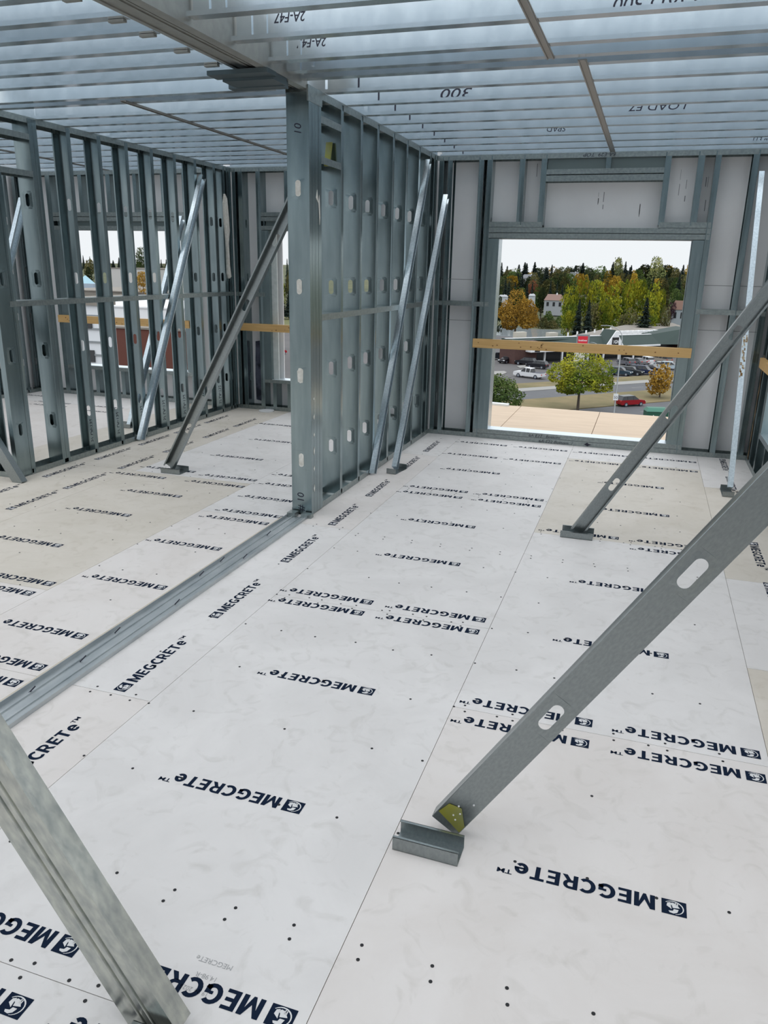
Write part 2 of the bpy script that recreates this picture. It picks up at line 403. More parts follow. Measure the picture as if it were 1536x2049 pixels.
for i, (y, f) in enumerate(((5.02, 1), (5.122, -1), (5.124, 1), (5.228, -1))):
    part_place('post_stud', csec(2.80, .155, .05, .013, SLOTS if i == 0 else (), STEEL), (-2.193, y, .012), (0, f, 0), (-1, 0, 0), (0, 0, 1), .155, post)
for i, z in enumerate(SLOTS):
    z += .012
    b = MB(); n = 20; rng = random.Random(i); pts = []
    for k in range(n):
        t = 2*math.pi*k/n; w = .0185+(.006 if i == 1 else .001)*rng.random(); pts.append((-2.2705+w*math.cos(t), z+(.031 if math.sin(t) > 0 else -.031)+w*math.sin(t)))
    b.prism(pts, 5.0165, 5.03, 1); o = b.build('foam_plug', FOAM); keep(o, post); tag(o, 'white foam plug in a slot')
def smear(pts, x, parent, M, name, thick=.002):
    b = MB(); b.prism(pts, x, x+thick, 0); o = b.build(name, M); keep(o, parent); return o
smear([(5.17, 2.18), (5.185, 2.22), (5.19, 2.19), (5.20, 2.08), (5.19, 2.03), (5.18, 2.12)], -2.1925, post, FOAM, 'foam_smear')
smear([(5.13, 2.2), (5.15, 2.25), (5.16, 2.2), (5.165, 2.17), (5.15, 2.18)], -2.1925, post, FOAM, 'foam_smear')
for z, l in ((.86, .01), (.73, .02), (.6, .014), (.48, .03), (.35, .02), (.2, .03)):
    smear([(5.06, z), (5.075, z+l), (5.08, z), (5.07, z-l)], -2.1925, post, FOAM, 'foam_smear')
write('# 10', .075, (-2.255, 5.0185, .03), (0, 0, 1), (-1, 0, 0), parent=None, shear=.1).name = 'handwriting'
keep(C.objects[-1] if False else bpy.data.objects['handwriting'], post)
o = write('10', .07, (-2.245, 5.0185, 2.56), (0, 0, 1), (-1, 0, 0)); keep(o, post)
b = MB(); b.box(-2.352, 4.93, .0, -2.29, 5.0, .035); b.box(-2.25, 4.95, 0, -2.17, 5.0, .03)
o = b.build('base_clip', STEEL_D); keep(o, post)
b = MB(); b.box(-2.20, 5.01, 2.76, -2.19, 5.24, 2.852); o = b.build('crimped_cap', STEEL_D); keep(o, post)

# open doorway: floor track towards the viewer and its header above
b = MB()
b.box(-2.352, -3.4, .0005, -2.2, 4.96, .0025); b.box(-2.354, -3.4, .0005, -2.351, 4.96, .022); b.box(-2.201, -3.4, .0005, -2.198, 4.96, .020)
b.box(-2.316, -3.4, .0025, -2.308, 4.96, .009); b.box(-2.258, -3.4, .0025, -2.250, 4.96, .008)
dt = b.build('steel_track', mat('dusty_track', (.42, .46, .48), .42, .75, (.56, .59, .60), 18, .2, stretch=(1, .3, 1))); tag(dt, 'long empty floor track running across the open doorway from the post', 'track')
b = MB()
for (yy, xx) in ((4.5, -2.30), (4.05, -2.24), (3.7, -2.34), (3.3, -2.25), (2.9, -2.335), (2.6, -2.3), (3.95, -2.345), (2.3, -2.32)):
    b.cyl((xx, yy, .004), (xx+.02, yy+.02, .03), .003, 6)
o = b.build('loose_screw', MARKER); tag(o, kind='stuff'); keep(o, dt)
b = MB()   # beige cut edge strip of the boards left of the track
b.box(-2.385, -1.4, -.001, -2.356, 4.9, .006); o = b.build('trim_1', mat('board_edge', (.55, .49, .40), .8)); tag(o, kind='structure')
hd = empty('door_header', (-2.3, 3.0, H)); tag(hd, 'long grooved steel header beam over the open doorway, meeting the post top', 'beam')
def kb(b, name, M, p):
    o = b.build(name, M); keep(o, p); return o
HEADM = mat('header_steel', (.30, .30, .28), .42, .8, (.36, .36, .33), 20, .2)
b = MB(); b.box(-2.255, -3.5, H-.03, -2.198, 5.02, H+.25); kb(b, 'edge_channel', HEADM, hd)
b = MB(); b.box(-2.352, -3.5, H-.012, -2.262, 5.02, H+.25); b.box(-2.33, -3.5, H-.018, -2.318, 5.02, H); b.box(-2.30, -3.5, H-.018, -2.288, 5.02, H); kb(b, 'middle_channel', HEADM, hd)
b = MB(); b.box(-2.47, -3.5, H+.0, -2.362, 5.02, H+.25); b.box(-2.44, -3.5, H-.006, -2.43, 5.02, H); kb(b, 'ledger', HEADM, hd)
b = MB(); b.box(-2.575, 4.44, H-.055, -2.19, 4.56, H-.031); b.box(-2.58, 4.70, H-.075, -2.22, 4.78, H-.031); b.box(-2.53, 4.54, H-.07, -2.2, 4.72, H-.031)
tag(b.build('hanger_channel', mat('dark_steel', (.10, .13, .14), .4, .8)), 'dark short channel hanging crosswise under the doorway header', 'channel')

# left partition
G2 = 'studs of the left partition'
for i, (y, fl) in enumerate(((5.244, -1), (5.682, -1), (5.584, 1), (6.083, -1), (6.488, -1), (6.888, -1), (7.298, -1), (7.706, -1), (8.107, -1), (8.508, -1), (8.72, -1), (8.80, -1), (8.862, -1))):
    lab = 'galvanized stud at the near end of the left partition' if i == 0 else ('galvanized stud of the left partition, ' + (f'rear half of its doubled stud' if i == 1 else 'front half of its doubled stud' if i == 2 else f'{ORD[i-2]} one behind the doubled stud'))
    s_ = vstud(XQ, y, (0, fl, 0), (-1, 0, 0)); tag(s_, lab, 'stud', G2)
    if i > 2 and i < 10:
        w = write('57 LA-T52', .052, (XQ-.075, y-.052, .10), (0, 0, 1), (1, 0, 0)); w.location.y = y-.0025; w.rotation_euler = w.rotation_euler
        keep(w, s_)
t_ = track((XQ, 5.20, 0.001), (XQ, Y2, 0.001), (-1, 0, 0), (0, 0, 1)); tag(t_, 'bottom steel track under the left partition studs', 'track')
t_ = track((XQ, 3.2, H), (XQ, Y2, H), (-1, 0, 0), (0, 0, -1)); tag(t_, 'top steel track over the left partition studs', 'track')
blocking((XQ+.003, 5.17, 1.443), (XQ+.003, 8.84, 1.443), (-1, 0, 0), 'long horizontal steel blocking at mid height of the left partition', 'mid height blocking', D=.156)
for z, w in ((2.728, 'upper'), (2.452, 'lower')):
    blocking((XQ+.002, 4.2, z), (XQ+.002, 5.59, z), (-1, 0, 0), f'{w} short blocking left of the doubled stud in the left partition', 'short blocking between studs', D=.156)
# return wall stub at the end of the left partition
G3 = 'studs of the stub wall at the left edge'
for i, (x, f) in enumerate(((-4.883, -1), (-5.16, 1), (-5.20, -1), (-5.62, -1), (-6.0, -1))):
    s_ = place('steel_stud', csec(2.83, T, .05, .013, [q-.012 for q in SLOTS], STEEL), (x, 5.045, .012), (f, 0, 0), (0, 1, 0), (0, 0, 1))
    tag(s_, 'slotted corner stud facing the doorway at the end of the left partition' if i == 0 else f'galvanized stud of the stub wall left of the slotted corner stud, {ORD[i]} one', 'stud', G3)
t_ = track((-4.88, 5.042, .001), (-6.2, 5.042, .001), (0, 1, 0), (0, 0, 1)); tag(t_, 'bottom track of the stub wall beside the slotted corner stud', 'track')

# ---- exterior walls: structure sheathing + studs as things
def sheath(name, segs, y0, y1):
    b = MB()
    for (x0, z0, x1, z1) in segs: b.box(x0, y0, z0, x1, y1, z1)
    o = b.build(name, SHEATH); tag(o, kind='structure')
    return o
wb = sheath('wall_back', [(-2.36, .0, -1.53, H+.2), (.33, 0, 1.25, H+.2), (-1.53, 2.067, .33, H+.2), (-1.53, -.1, .33, .045)], YB+T, YB+T+.016)
b = MB()
for z in (1.235, 1.66): b.box(-2.15, YB+T-.0015, z, -1.7, YB+T, z+.004); b.box(.47, YB+T-.0015, z, 1.05, YB+T, z+.004)
o = b.build('sheathing_joint', mat('joint_line', (.2, .2, .2), .8)); keep(o, wb)
b = MB(); rg = random.Random(3)
for k in range(16):
    x = rg.choice((-1.22, -1.2, -.6, -.55, -.2, -.14, .14, .2, .37, .39)); z = rg.uniform(2.32, 2.72); l = rg.uniform(.03, .12); w = rg.uniform(.002, .008)
    if 2.55 < z+l and -1.1 < x < 0: z -= .2
    b.box(x, YB+T-.001, z, x+w, YB+T, z+l)
o = b.build('smudge', mat('smudge_grey', (.27, .27, .28), .9)); keep(o, wb); tag(o, kind='stuff')
GB = 'studs of the back window wall'
def bstud(x0, x1, z0, z1, lab, slots=True, Y=YB, grp=GB, web='max'):
    xo = x1 if web == 'max' else x0; f = (-1, 0, 0) if web == 'max' else (1, 0, 0)
    sl = [q-z0 for q in SLOTS if z0+.09 < q < z1-.09] if slots else []
    if z1-z0 > .5 and z0 > 2 and slots: sl = [2.437-z0]
    s_ = place('steel_stud', csec(z1-z0, T, x1-x0, .013, sl, STEEL), (xo, Y, z0), f, (0, 1, 0), (0, 0, 1)); tag(s_, lab, 'stud', grp); return s_
lo, hi = .012, H-.012
bstud(-2.185, -2.138, lo, hi, 'stud tight in the corner where the centre partition meets the window wall')
bstud(-2.095, -2.047, lo, hi, 'full-height stud just right of the corner left of the big window', web='min')
bstud(-1.776, -1.726, lo, hi, 'full-height stud midway between corner and big window on its left', web='min')
bstud(-1.692, -1.640, lo, hi, 'full-height stud on the left edge of the big window frame')
bstud(-1.640, -1.585, .10, 2.068, 'outer short jack stud left of the big window opening', False)
bstud(-1.585, -1.531, .10, 2.068, 'inner short jack stud lining the left side of the big window opening', False)
bstud(.320, .370, .10, 2.068, 'inner short jack stud lining the right side of the big window opening', False)
bstud(.370, .422, .10, 2.068, 'outer short jack stud right of the big window opening', False)
bstud(.424, .474, lo, hi, 'full-height stud on the right edge of the big window frame', web='min')
bstud(.741, .795, lo, hi, 'full-height stud halfway between big window and right corner')
bstud(1.00, 1.055, lo, hi, 'full-height stud in the right corner of the window wall', web='min')
bstud(-1.368, -1.316, 2.20, hi, 'short cripple stud over the window, left of the raised box header, left one')
bstud(-1.156, -1.103, 2.20, hi, 'short cripple stud carrying the left end of the raised box header')
bstud(-.012, .043, 2.20, hi, 'short cripple stud carrying the right end of the raised box header', web='min')
bstud(.275, .333, 2.20, hi, 'short cripple stud over the window, right of the raised box header', web='min')
bstud(-.547, -.499, 2.68, hi, 'tiny stub stud above the middle of the raised box header', False)
def htrack(x0, x1, z, up, lab, Y=YB, F=.048, cat='track', grp=None, name='steel_track', M=STEEL_D):
    o = track((x0, Y-.001, z), (x1, Y-.001, z), (0, 1, 0), (0, 0, up), F, M, T+.002, name); tag(o, lab, cat, grp); return o
tt = htrack(-2.2, XR+.15, H, -1, 'top steel track along the big window wall with marker writing')
o = write('6A-E29  TOP', .044, (-.46, YB-.0035, H-.008), (-1, 0, 0), (0, 0, -1), width=.30); keep(o, tt)
bt = htrack(-2.2, XR+.15, .001, 1, 'lowest steel bottom track under the big window with marker writing')
o = write('6A-E22 Bottom  /', .042, (-.97, YB-.0035, .006), (1, 0, 0), (0, 0, 1), width=.36); keep(o, bt)
b = MB(); b.prism([(-.49, .023), (-.46, .045), (-.445, .03), (-.415, .026), (-.45, .01), (-.455, -.005+.01)], YB-.0045, YB-.0035, 1); o = b.build('ink_blot', MARKER); keep(o, bt)
st = htrack(-1.69, .47, .052, 1, 'upper sill track directly under the big window opening', M=STEEL_D)
o = write('6A E22   Bottom', .042, (-1.08, YB-.0035, .058), (1, 0, 0), (0, 0, 1), width=.33); keep(o, st)
b = MB(); b.box(-1.53, YB-.002, .100, .32, YB+T+.03, .103); o = b.build('sill_plate', mat('bright_sill', (.75, .82, .86), .35, .6)); keep(o, st)
htrack(-1.64, .465, 2.122, -1, 'lower of the two long steel headers over the big window', cat='header', name='steel_header')
htrack(-1.64, .465, 2.176, -1, 'upper of the two long steel headers over the big window', cat='header', name='steel_header')
htrack(-1.64, -1.105, 2.229, -1, 'short track on the window header at its left end', F=.05)
htrack(-.005, .462, 2.229, -1, 'short track on the window header at its right end', F=.05)
htrack(-1.103, -.005, 2.655, -1, 'lower track of the raised box header above the window', F=.055)
htrack(-1.103, -.005, 2.711, -1, 'upper track of the raised box header above the window', F=.047)
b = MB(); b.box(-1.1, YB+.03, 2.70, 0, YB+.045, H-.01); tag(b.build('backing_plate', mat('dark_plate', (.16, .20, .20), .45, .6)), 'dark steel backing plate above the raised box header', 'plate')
htrack(-2.19, -1.60, 1.441, -1, 'mid-height blocking left of the big window', cat='blocking', F=.046, name='steel_blocking')
htrack(.425, 1.05, 1.441, -1, 'mid-height blocking right of the big window', cat='blocking', F=.046, name='steel_blocking')
# the rest of the storey behind the viewer
b = MB(); b.box(-8.4, -3.6, 0, 1.25, -3.584, H+.2)
tag(b.build('wall_front', SHEATH), kind='structure')
b = MB(); b.box(XR+T, -3.6, 0, XR+T+.016, 1.2, H+.2); b.box(XR+T, 1.2, 0, XR+T+.016, 3.0, .9); b.box(XR+T, 1.2, 2.2, XR+T+.016, 3.0, H+.2)
tag(b.build('wall_right_front', SHEATH), kind='structure')
b = MB(); b.box(-8.2, -3.6, 0, -8.184, 4.5, H+.2); tag(b.build('wall_far_left_front', SHEATH), kind='structure')
for k in range(14):
    s_ = place('steel_stud', csec(2.83, T, .05, .013, SLOTS, STEEL), (-7.9+k*.66, -3.43, .012), (1, 0, 0), (0, -1, 0), (0, 0, 1)); tag(s_, f'stud of the wall behind the viewer, {ORD[k+1]} one from its left end', 'stud', 'studs behind the viewer')
# window opening as structure: outer trim strips
b = MB(); b.box(-1.531, YB-.002, .1, -1.527, YB+T+.03, 2.067); o = b.build('window_1', STEEL_L); tag(o, kind='structure')
b = MB(); b.box(.314, YB+T, .1, .330, YB+T+.03, 2.067); kb(b, 'window_return', STEEL_L, o)
# guard boards
def guard(x0, x1, z0, z1, Y, lab, sl=0.0):
    b = MB(); b.hexa([(x0, Y-.038, z0), (x1, Y-.038, z0+sl), (x1, Y-.002, z0+sl), (x0, Y-.002, z0), (x0, Y-.038, z1), (x1, Y-.038, z1+sl), (x1, Y-.002, z1+sl), (x0, Y-.002, z1)])
    g = b.build('guard_board', WOOD); tag(g, lab, 'board', 'timber guard boards across the openings')
    k = MB(); rr = random.Random(int(abs(x0)*100))
    for i in range(int((x1-x0)/.13)):
        cx = rr.uniform(x0+.05, x1-.05); cz = rr.uniform(z0+.015, z1-.015); r_ = rr.uniform(.003, .008)
        k.prism([(cx+r_*1.3*math.cos(t), cz+sl*(cx-x0)/(x1-x0)+r_*math.sin(t)) for t in [R(45*j) for j in range(8)]], Y-.0388, Y-.037, 1)
    kk = k.build('knot', mat('knot_brown', (.25, .12, .04), .7)); keep(kk, g); tag(kk, kind='stuff')
    return g
g1 = guard(-1.737, .442, .972, 1.064, YB, 'pine guard board nailed across the big window with pencil marks', .004)
o = write('3', .06, (-.99, YB-.0392, 1.045), (-1, 0, 0), (0, 0, -1), mat('burn_brown', (.16, .08, .02), .8)); keep(o, g1)

# room 2 back wall
wb2 = sheath('wall_back_left', [(-5.06, 0, -4.30, H+.2), (-3.15, 0, -2.2, H+.2), (-4.30, 2.157, -3.15, H+.2), (-4.30, -.1, -3.15, .37)], Y2+T, Y2+T+.016)
b = MB(); b.box(-2.2, YB+T, 0, -2.184, Y2+T+.016, H+.2); tag(b.build('wall_return', SHEATH), kind='structure')
GC = 'studs of the rear wall in the middle room'
for a, c_, z0, z1, lab, wb_ in ((-4.868, -4.826, lo, hi, 'stud in the rear corner beside the left partition', 'max'), (-4.790, -4.737, lo, hi, 'second stud from the rear corner, next to the dark gap', 'max'),
        (-4.555, -4.500, lo, hi, 'full-height stud left of the middle room window', 'max'), (-4.500, -4.452, .38, 2.157, 'outer jack stud of the middle room window', 'max'), (-4.452, -4.405, .38, 2.157, 'inner jack stud of the middle room window', 'max'),
        (-4.190, -4.140, 2.31, hi, 'cripple stud over the middle room window, nearest the post', 'max'), (-3.75, -3.70, 2.31, hi, 'cripple stud over the middle room window, behind the post', 'min'),
        (-4.39, -4.34, lo, .35, 'low cripple stud under the middle room window', 'max'), (-4.19, -4.14, lo, .35, 'low cripple stud under the sill nearest the post', 'max'), (-3.1, -3.05, lo, hi, 'full-height stud right of the middle room window', 'min'), (-2.6, -2.55, lo, hi, 'full-height stud behind the centre partition', 'min')):
    bstud(a, c_, z0, z1, lab, z1-z0 > 2.5, Y2, GC, wb_)
htrack(XQ, -2.2, H, -1, 'top track of the rear wall in the middle room', Y2)
htrack(XQ, -2.2, .001, 1, 'bottom track of the rear wall in the middle room', Y2)
o = htrack(-4.50, -3.05, .388, -1, 'sill track of the middle room window', Y2, .04)
b = MB(); b.box(-4.40, Y2-.002, .389, -3.1, Y2+T+.03, .393); kb(b, 'sill_plate', bpy.data.materials['bright_sill'], o)
for z, w in ((2.36, 'top'), (2.308, 'middle'), (2.208, 'bottom')): htrack(-4.50, -3.05, z, -1, f'{w} steel header track over the middle room window', Y2, .046, 'header', None, 'steel_header')
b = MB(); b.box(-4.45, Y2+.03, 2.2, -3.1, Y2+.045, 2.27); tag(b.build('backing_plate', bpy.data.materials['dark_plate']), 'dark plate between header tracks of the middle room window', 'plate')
htrack(-4.86, -4.47, 1.441, -1, 'mid-height blocking at the rear corner of the middle room', Y2, .046, 'blocking', None, 'steel_blocking')
guard(-4.80, -3.0, .981, 1.070, Y2, 'pine guard board across the middle room window')
b = MB(); b.box(-4.405, Y2+.06, .39, -4.33, Y2+.075, 2.157); o = b.build('window_2', mat('white_wrap', (.62, .66, .64), .5, .2, (.75, .78, .76), 20, .2)); tag(o, kind='structure')
# foam on the corner stud and dark membrane in the corner
b = MB(); rg = random.Random(5)
fp = [(0, 2.55), (.03, 2.50), (.045, 2.3), (.05, 2.15), (.03, 2.0), (.035, 1.75), (.05, 1.62), (.02, 1.60), (.0, 1.66), (.005, 1.9), (-.005, 2.1), (-.02, 2.3), (-.02, 2.45)]
b.prism([(8.68+p[0]*1.6, p[1]) for p in fp], XQ+.001, XQ+.022, 0)
tag(b.build('foam_bead', FOAM), 'white spray foam bead on the far end of the left partition', 'foam')
b = MB(); b.prism([(-4.70, .1), (-4.585, .08), (-4.575, .35), (-4.60, .6), (-4.63, .85), (-4.69, .84), (-4.705, .4)], Y2+T-.012, Y2+T-.002, 1)
tag(b.build('membrane_flap', mat('black_membrane', (.015, .018, .035), .5, 0, (.10, .11, .16), 8, .1)), 'torn black membrane low in the rear corner bay', 'membrane')
b = MB(); b.cyl((-4.44, 8.77, .001), (-4.44, 8.77, .016), .095, 28); tag(b.build('round_cap', WHITE), 'flat white round cap lying by the rear corner of the middle room', 'cap')

# room 3 behind the left partition
Y3 = 8.88
wb3 = sheath('wall_back_far', [(-8.2, 0, -7.35, H+.2), (-5.62, 0, -5.03, H+.2), (-7.35, 2.15, -5.62, H+.2), (-7.35, -.1, -5.62, .39)], Y3+T, Y3+T+.016)
b = MB(); b.box(-8.2, 4.5, 0, -8.184, Y3+T, H+.2); o = b.build('wall_far_left', SHEATH); tag(o, kind='structure')
GD = 'studs of the rear wall in the far room'
for a, c_, z0, z1, lab in ((-8.12, -8.07, lo, hi, 'stud in the far left corner of the far room'), (-7.95, -7.90, lo, hi, 'second stud from the far left corner'), (-7.58, -7.51, lo, hi, 'full-height stud left of the far room window'), (-7.51, -7.45, .40, 2.15, 'outer jack stud of the far room window'), (-7.45, -7.38, .40, 2.15, 'inner jack stud of the far room window'),
        (-7.075, -7.02, 2.36, hi, 'cripple stud over the far room window, first from its left end'), (-6.656, -6.594, 2.36, hi, 'cripple stud over the far room window, second from its left end'), (-6.26, -6.21, 2.36, hi, 'cripple stud over the far room window, third from its left end'), (-5.86, -5.81, 2.36, hi, 'cripple stud over the far room window, fourth from its left end'),
        (-7.075, -7.02, lo, .36, 'low cripple stud under the far room sill, first from its left end'), (-6.656, -6.60, lo, .36, 'low cripple stud under the far room sill, second from its left end'), (-6.26, -6.21, lo, .36, 'low cripple stud under the far room sill, third from its left end'), (-5.86, -5.81, lo, .36, 'low cripple stud under the far room sill, fourth from its left end'),
        (-5.62, -5.56, .4, 2.15, 'right jack stud of the far room window'), (-5.56, -5.50, lo, hi, 'full-height stud right of the far room window'), (-5.25, -5.2, lo, hi, 'full-height stud hidden in the corner behind the left partition')):
    bstud(a, c_, z0, z1, lab, z1-z0 > 2.5, Y3, GD, 'min' if a < -7.9 else 'max')
htrack(-8.15, -5.03, H, -1, 'top track of the rear wall in the far room', Y3)
htrack(-8.15, -5.03, .001, 1, 'bottom track of the rear wall in the far room', Y3)
o = htrack(-7.51, -5.5, .405, -1, 'sill track of the far room window', Y3, .045)
b = MB(); b.box(-7.4, Y3-.002, .406, -5.6, Y3+T+.03, .412); kb(b, 'sill_plate', bpy.data.materials['bright_sill'], o)
for z, w in ((2.364, 'top'), (2.307, 'middle'), (2.20, 'bottom')): htrack(-7.51, -5.5, z, -1, f'{w} steel header track over the far room window', Y3, .05, 'header', None, 'steel_header')
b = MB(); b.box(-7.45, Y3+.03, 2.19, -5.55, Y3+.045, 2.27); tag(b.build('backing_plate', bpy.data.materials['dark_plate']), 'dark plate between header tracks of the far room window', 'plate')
guard(-7.565, -5.54, .972, 1.066, Y3, 'pine guard board across the far room window')
for i, y in enumerate((8.7, 8.3, 7.9, 7.5, 7.1, 6.7, 6.3, 5.9)):
    s_ = place('steel_stud', csec(2.83, T, .05, .013, SLOTS, STEEL), (-8.03, y, .012), (0, -1, 0), (-1, 0, 0), (0, 0, 1)); tag(s_, f'stud along the far left wall of the far room, {ORD[i+1]} one from its rear corner', 'stud', 'studs along the far left wall')
t_ = track((-8.03, 4.6, 0.001), (-8.03, Y3, 0.001), (-1, 0, 0), (0, 0, 1)); tag(t_, 'bottom track along the far left wall of the far room', 'track')

# right wall with its window
b = MB()
for (y0, z0, y1, z1) in ((7.62, 0, YB+T, H+.2), (3.0, 0, 5.6, H+.2), (5.6, 2.1, 7.62, H+.2), (5.6, 0, 7.62, .38)): b.box(XR+T, y0, z0, XR+T+.016, y1, z1)
tag(b.build('wall_right', SHEATH), kind='structure')
for i, (y, z0, z1, lab) in enumerate(((8.25, lo, hi, 'stud of the right wall tight against the window wall corner'), (8.05, lo, hi, 'second stud of the right wall from the corner'), (7.70, lo, hi, 'stud of the right wall left of its own window'), (7.64, .4, 2.1, 'jack stud of the right wall window'), (7.24, lo, .36, 'low cripple stud below the right wall window, first from the corner'), (6.84, lo, .36, 'low cripple stud below the right wall window, second from the corner'), (5.55, lo, hi, 'stud of the right wall past its window'), (5.15, lo, hi, 'stud of the right wall, second past its window'), (4.75, lo, hi, 'stud of the right wall, third past its window'))):
    s_ = place('steel_stud', csec(z1-z0, T, .05, .013, [q for q in SLOTS if q < z1-z0-.1] if z1 > 2.5 else (), STEEL), (XR, y, z0), (0, -1, 0), (1, 0, 0), (0, 0, 1)); tag(s_, lab, 'stud', 'studs of the right wall')
t_ = track((XR, 4.6, 0.001), (XR, YB, 0.001), (1, 0, 0), (0, 0, 1)); tag(t_, 'bottom track along the right wall', 'track')
t_ = track((XR, 2.6, H), (XR, YB, H), (1, 0, 0), (0, 0, -1)); tag(t_, 'top track along the right wall', 'track')
t_ = track((XR, 5.6, .40), (XR, 7.65, .40), (1, 0, 0), (0, 0, -1), M=STEEL_L); tag(t_, 'bright sill track of the right wall window', 'track')
b = MB(); b.box(XR-.04, 5.4, .94, XR-.002, 8.10, 1.03); tag(b.build('guard_board', WOOD), 'pine guard board on the right wall at the picture edge', 'board', 'timber guard boards across the openings')
b = MB(); rg = random.Random(9)
pts = [(8.10+.03*rg.random(), .05)]; 
for k in range(14): pts.append((8.10+.035*rg.random(), .05+k*.075))
for k in range(14): pts.append((8.17-.03*rg.random(), 1.05-k*.075))
b.prism(pts, XR-.004, XR+.0, 0); tag(b.build('wood_shim', mat('dirty_timber', (.25, .18, .11), .8, 0, (.1, .07, .04), 12, .1)), 'ragged brown timber strip in the corner of the right wall', 'timber')

# ------------------------------------------------------------------ ceiling joists
JD, JF = .254, .066
def joist(x0, x1, y, lab, grp, M=STEEL_J, depth=JD, open_=-1):
    o = place('ceiling_joist', csec(x1-x0, depth, JF, .021, (), M), (x0, y, H+.001), (0, open_, 0), (0, 0, 1), (1, 0, 0), depth)
    tag(o, lab, 'joist', grp); return o
GJ = 'ceiling joists over the big window room'; JR = []
ys = [8.445, 8.06, 7.68, 7.30, 6.92, 6.54, 6.155, 5.77, 5.36]
for i, y in enumerate(ys): JR.append(joist(-2.2, XR+.16, y, f'steel ceiling joist over the big window room, {ORD[i+1]} one from the window wall', GJ))
JR.append(joist(-2.19, XR+.16, 4.95, 'rear half of the doubled steel joist level with the post', GJ))
JR.append(joist(-2.19, XR+.16, 4.70, 'front half of the doubled steel joist level with the post', GJ, open_=1))
for i, y in enumerate((4.52, 4.10, 3.68, 3.27, 2.87, 2.47, 2.07, 1.67, 1.27, .87, .47, .07, -.33, -.73, -1.13, -1.53, -1.93, -2.33, -2.73, -3.13)): JR.append(joist(-2.19, XR+.16, y, f'steel ceiling joist nearer than the doubled joist, {ORD[i+1]} one over the big window room', GJ))
for j in JR[9:]:
    y = j.matrix_world.translation.y
    b = MB(); b.box(-2.185, y-.012, H+.004, -2.10, y-.002, H+.25); b.box(-2.03, y-.01, H+.02, -2.015, y-.002, H+.25); kb(b, 'end_stiffener', STEEL_J, j)
for j in JR[:9]:
    y = j.matrix_world.translation.y
    b = MB(); b.box(-1.985, y-.006, H+.004, -1.975, y-.002, H+.25); kb(b, 'end_stiffener', MARKER, j)
GJ2 = 'ceiling joists over the middle room'; JL = []
ysl = [9.0, 8.62, 8.30, 7.99, 7.68, 7.37, 7.05, 6.74, 6.42, 6.10, 5.78]
for i, y in enumerate(ysl): JL.append(joist(-4.96, -2.21 if y > 5.4 else -2.48, y, f'steel ceiling joist over the middle room, {ORD[i+1]} one from its rear wall', GJ2))
JL.append(joist(-4.96, -2.21, 5.34, 'rear half of the doubled joist over the middle room', GJ2)); JL.append(joist(-4.96, -2.48, 5.10, 'front half of the doubled joist over the middle room', GJ2, open_=1))
for i, y in enumerate((4.765, 4.46, 4.15, 3.84, 3.595, 3.28, 2.95, 2.6, 2.2, 1.8, 1.4, 1.0, .6, .2, -.2, -.6, -1.0, -1.4, -1.8)): JL.append(joist(-4.96, -2.48, y, f'steel ceiling joist over the middle room, {ORD[i+1]} one nearer than its doubled joist', GJ2))
for j in JL[13:]:
    y = j.matrix_world.translation.y
    b = MB(); b.box(-2.585, y-.03, H-.012, -2.50, y-.002, H-.0005); kb(b, 'end_tab', HEADM, j)
for i, y in enumerate([9.02-.405*k for k in range(11)]): joist(-8.1, -4.97, y, f'steel ceiling joist over the far room, {ORD[i+1]} one from its rear wall', 'ceiling joists over the far room')
# handwriting on joist webs (upside down, as the joists were marked)
def jw(s, x, jn, z, size, wdt=None):
    y = jn.matrix_world.translation.y
    o = write(s, size, (x, y-.0035, H+z), (-1, 0, 0), (0, 0, -1), width=wdt); keep(o, jn)
jw('2A-F47', -1.80, JR[11+1], .125, .062, .175)
jw('2A-F47', -1.86, JR[10+1], .115, .062, .18)
jw('20-E48', -1.72, JR[12+1], .12, .062, .17)
jw('LOAD 500', .10, JR[11+1], .075, .085, .40)
jw('SPAD', -.83, JR[2+1], .075, .06, .16)
jw('LOAD F7', .10, JR[4+1], .085, .07, .40)
jw('300', -1.30, JR[6+1], .085, .085, .22)
o = write('113 mil', .055, (.68, ys[1]-.0035, H+.02), (1, 0, 0), (0, 0, 1)); keep(o, JR[1])
# flat bridging straps under the joists
def strap(x0, x1, y0, y1, lab):
    b = MB(); b.box(x0, y0, H-.006, x1, y1, H-.001); b.box(x0+.004, y0, H-.012, x0+.010, y1, H-.006); b.box(x1-.010, y0, H-.012, x1-.004, y1, H-.006)
    tag(b.build('bridging_strap', mat('strap_steel', (.34, .33, .31), .42, .8) if 'strap_steel' not in bpy.data.materials else bpy.data.materials['strap_steel']), lab, 'strap', 'bridging straps under the joists')
strap(-.675, -.630, -1, 4.73, 'flat strap under the nearest joists of the window room'); strap(-.518, -.470, 4.80, 8.28, 'long flat strap running under the joists to the window wall')
strap(-3.72, -3.67, 5.2, 8.84, 'flat strap crossing under the joists of the middle room'); strap(-6.6, -6.55, 5.0, 8.84, 'flat strap crossing under the joists of the far room')

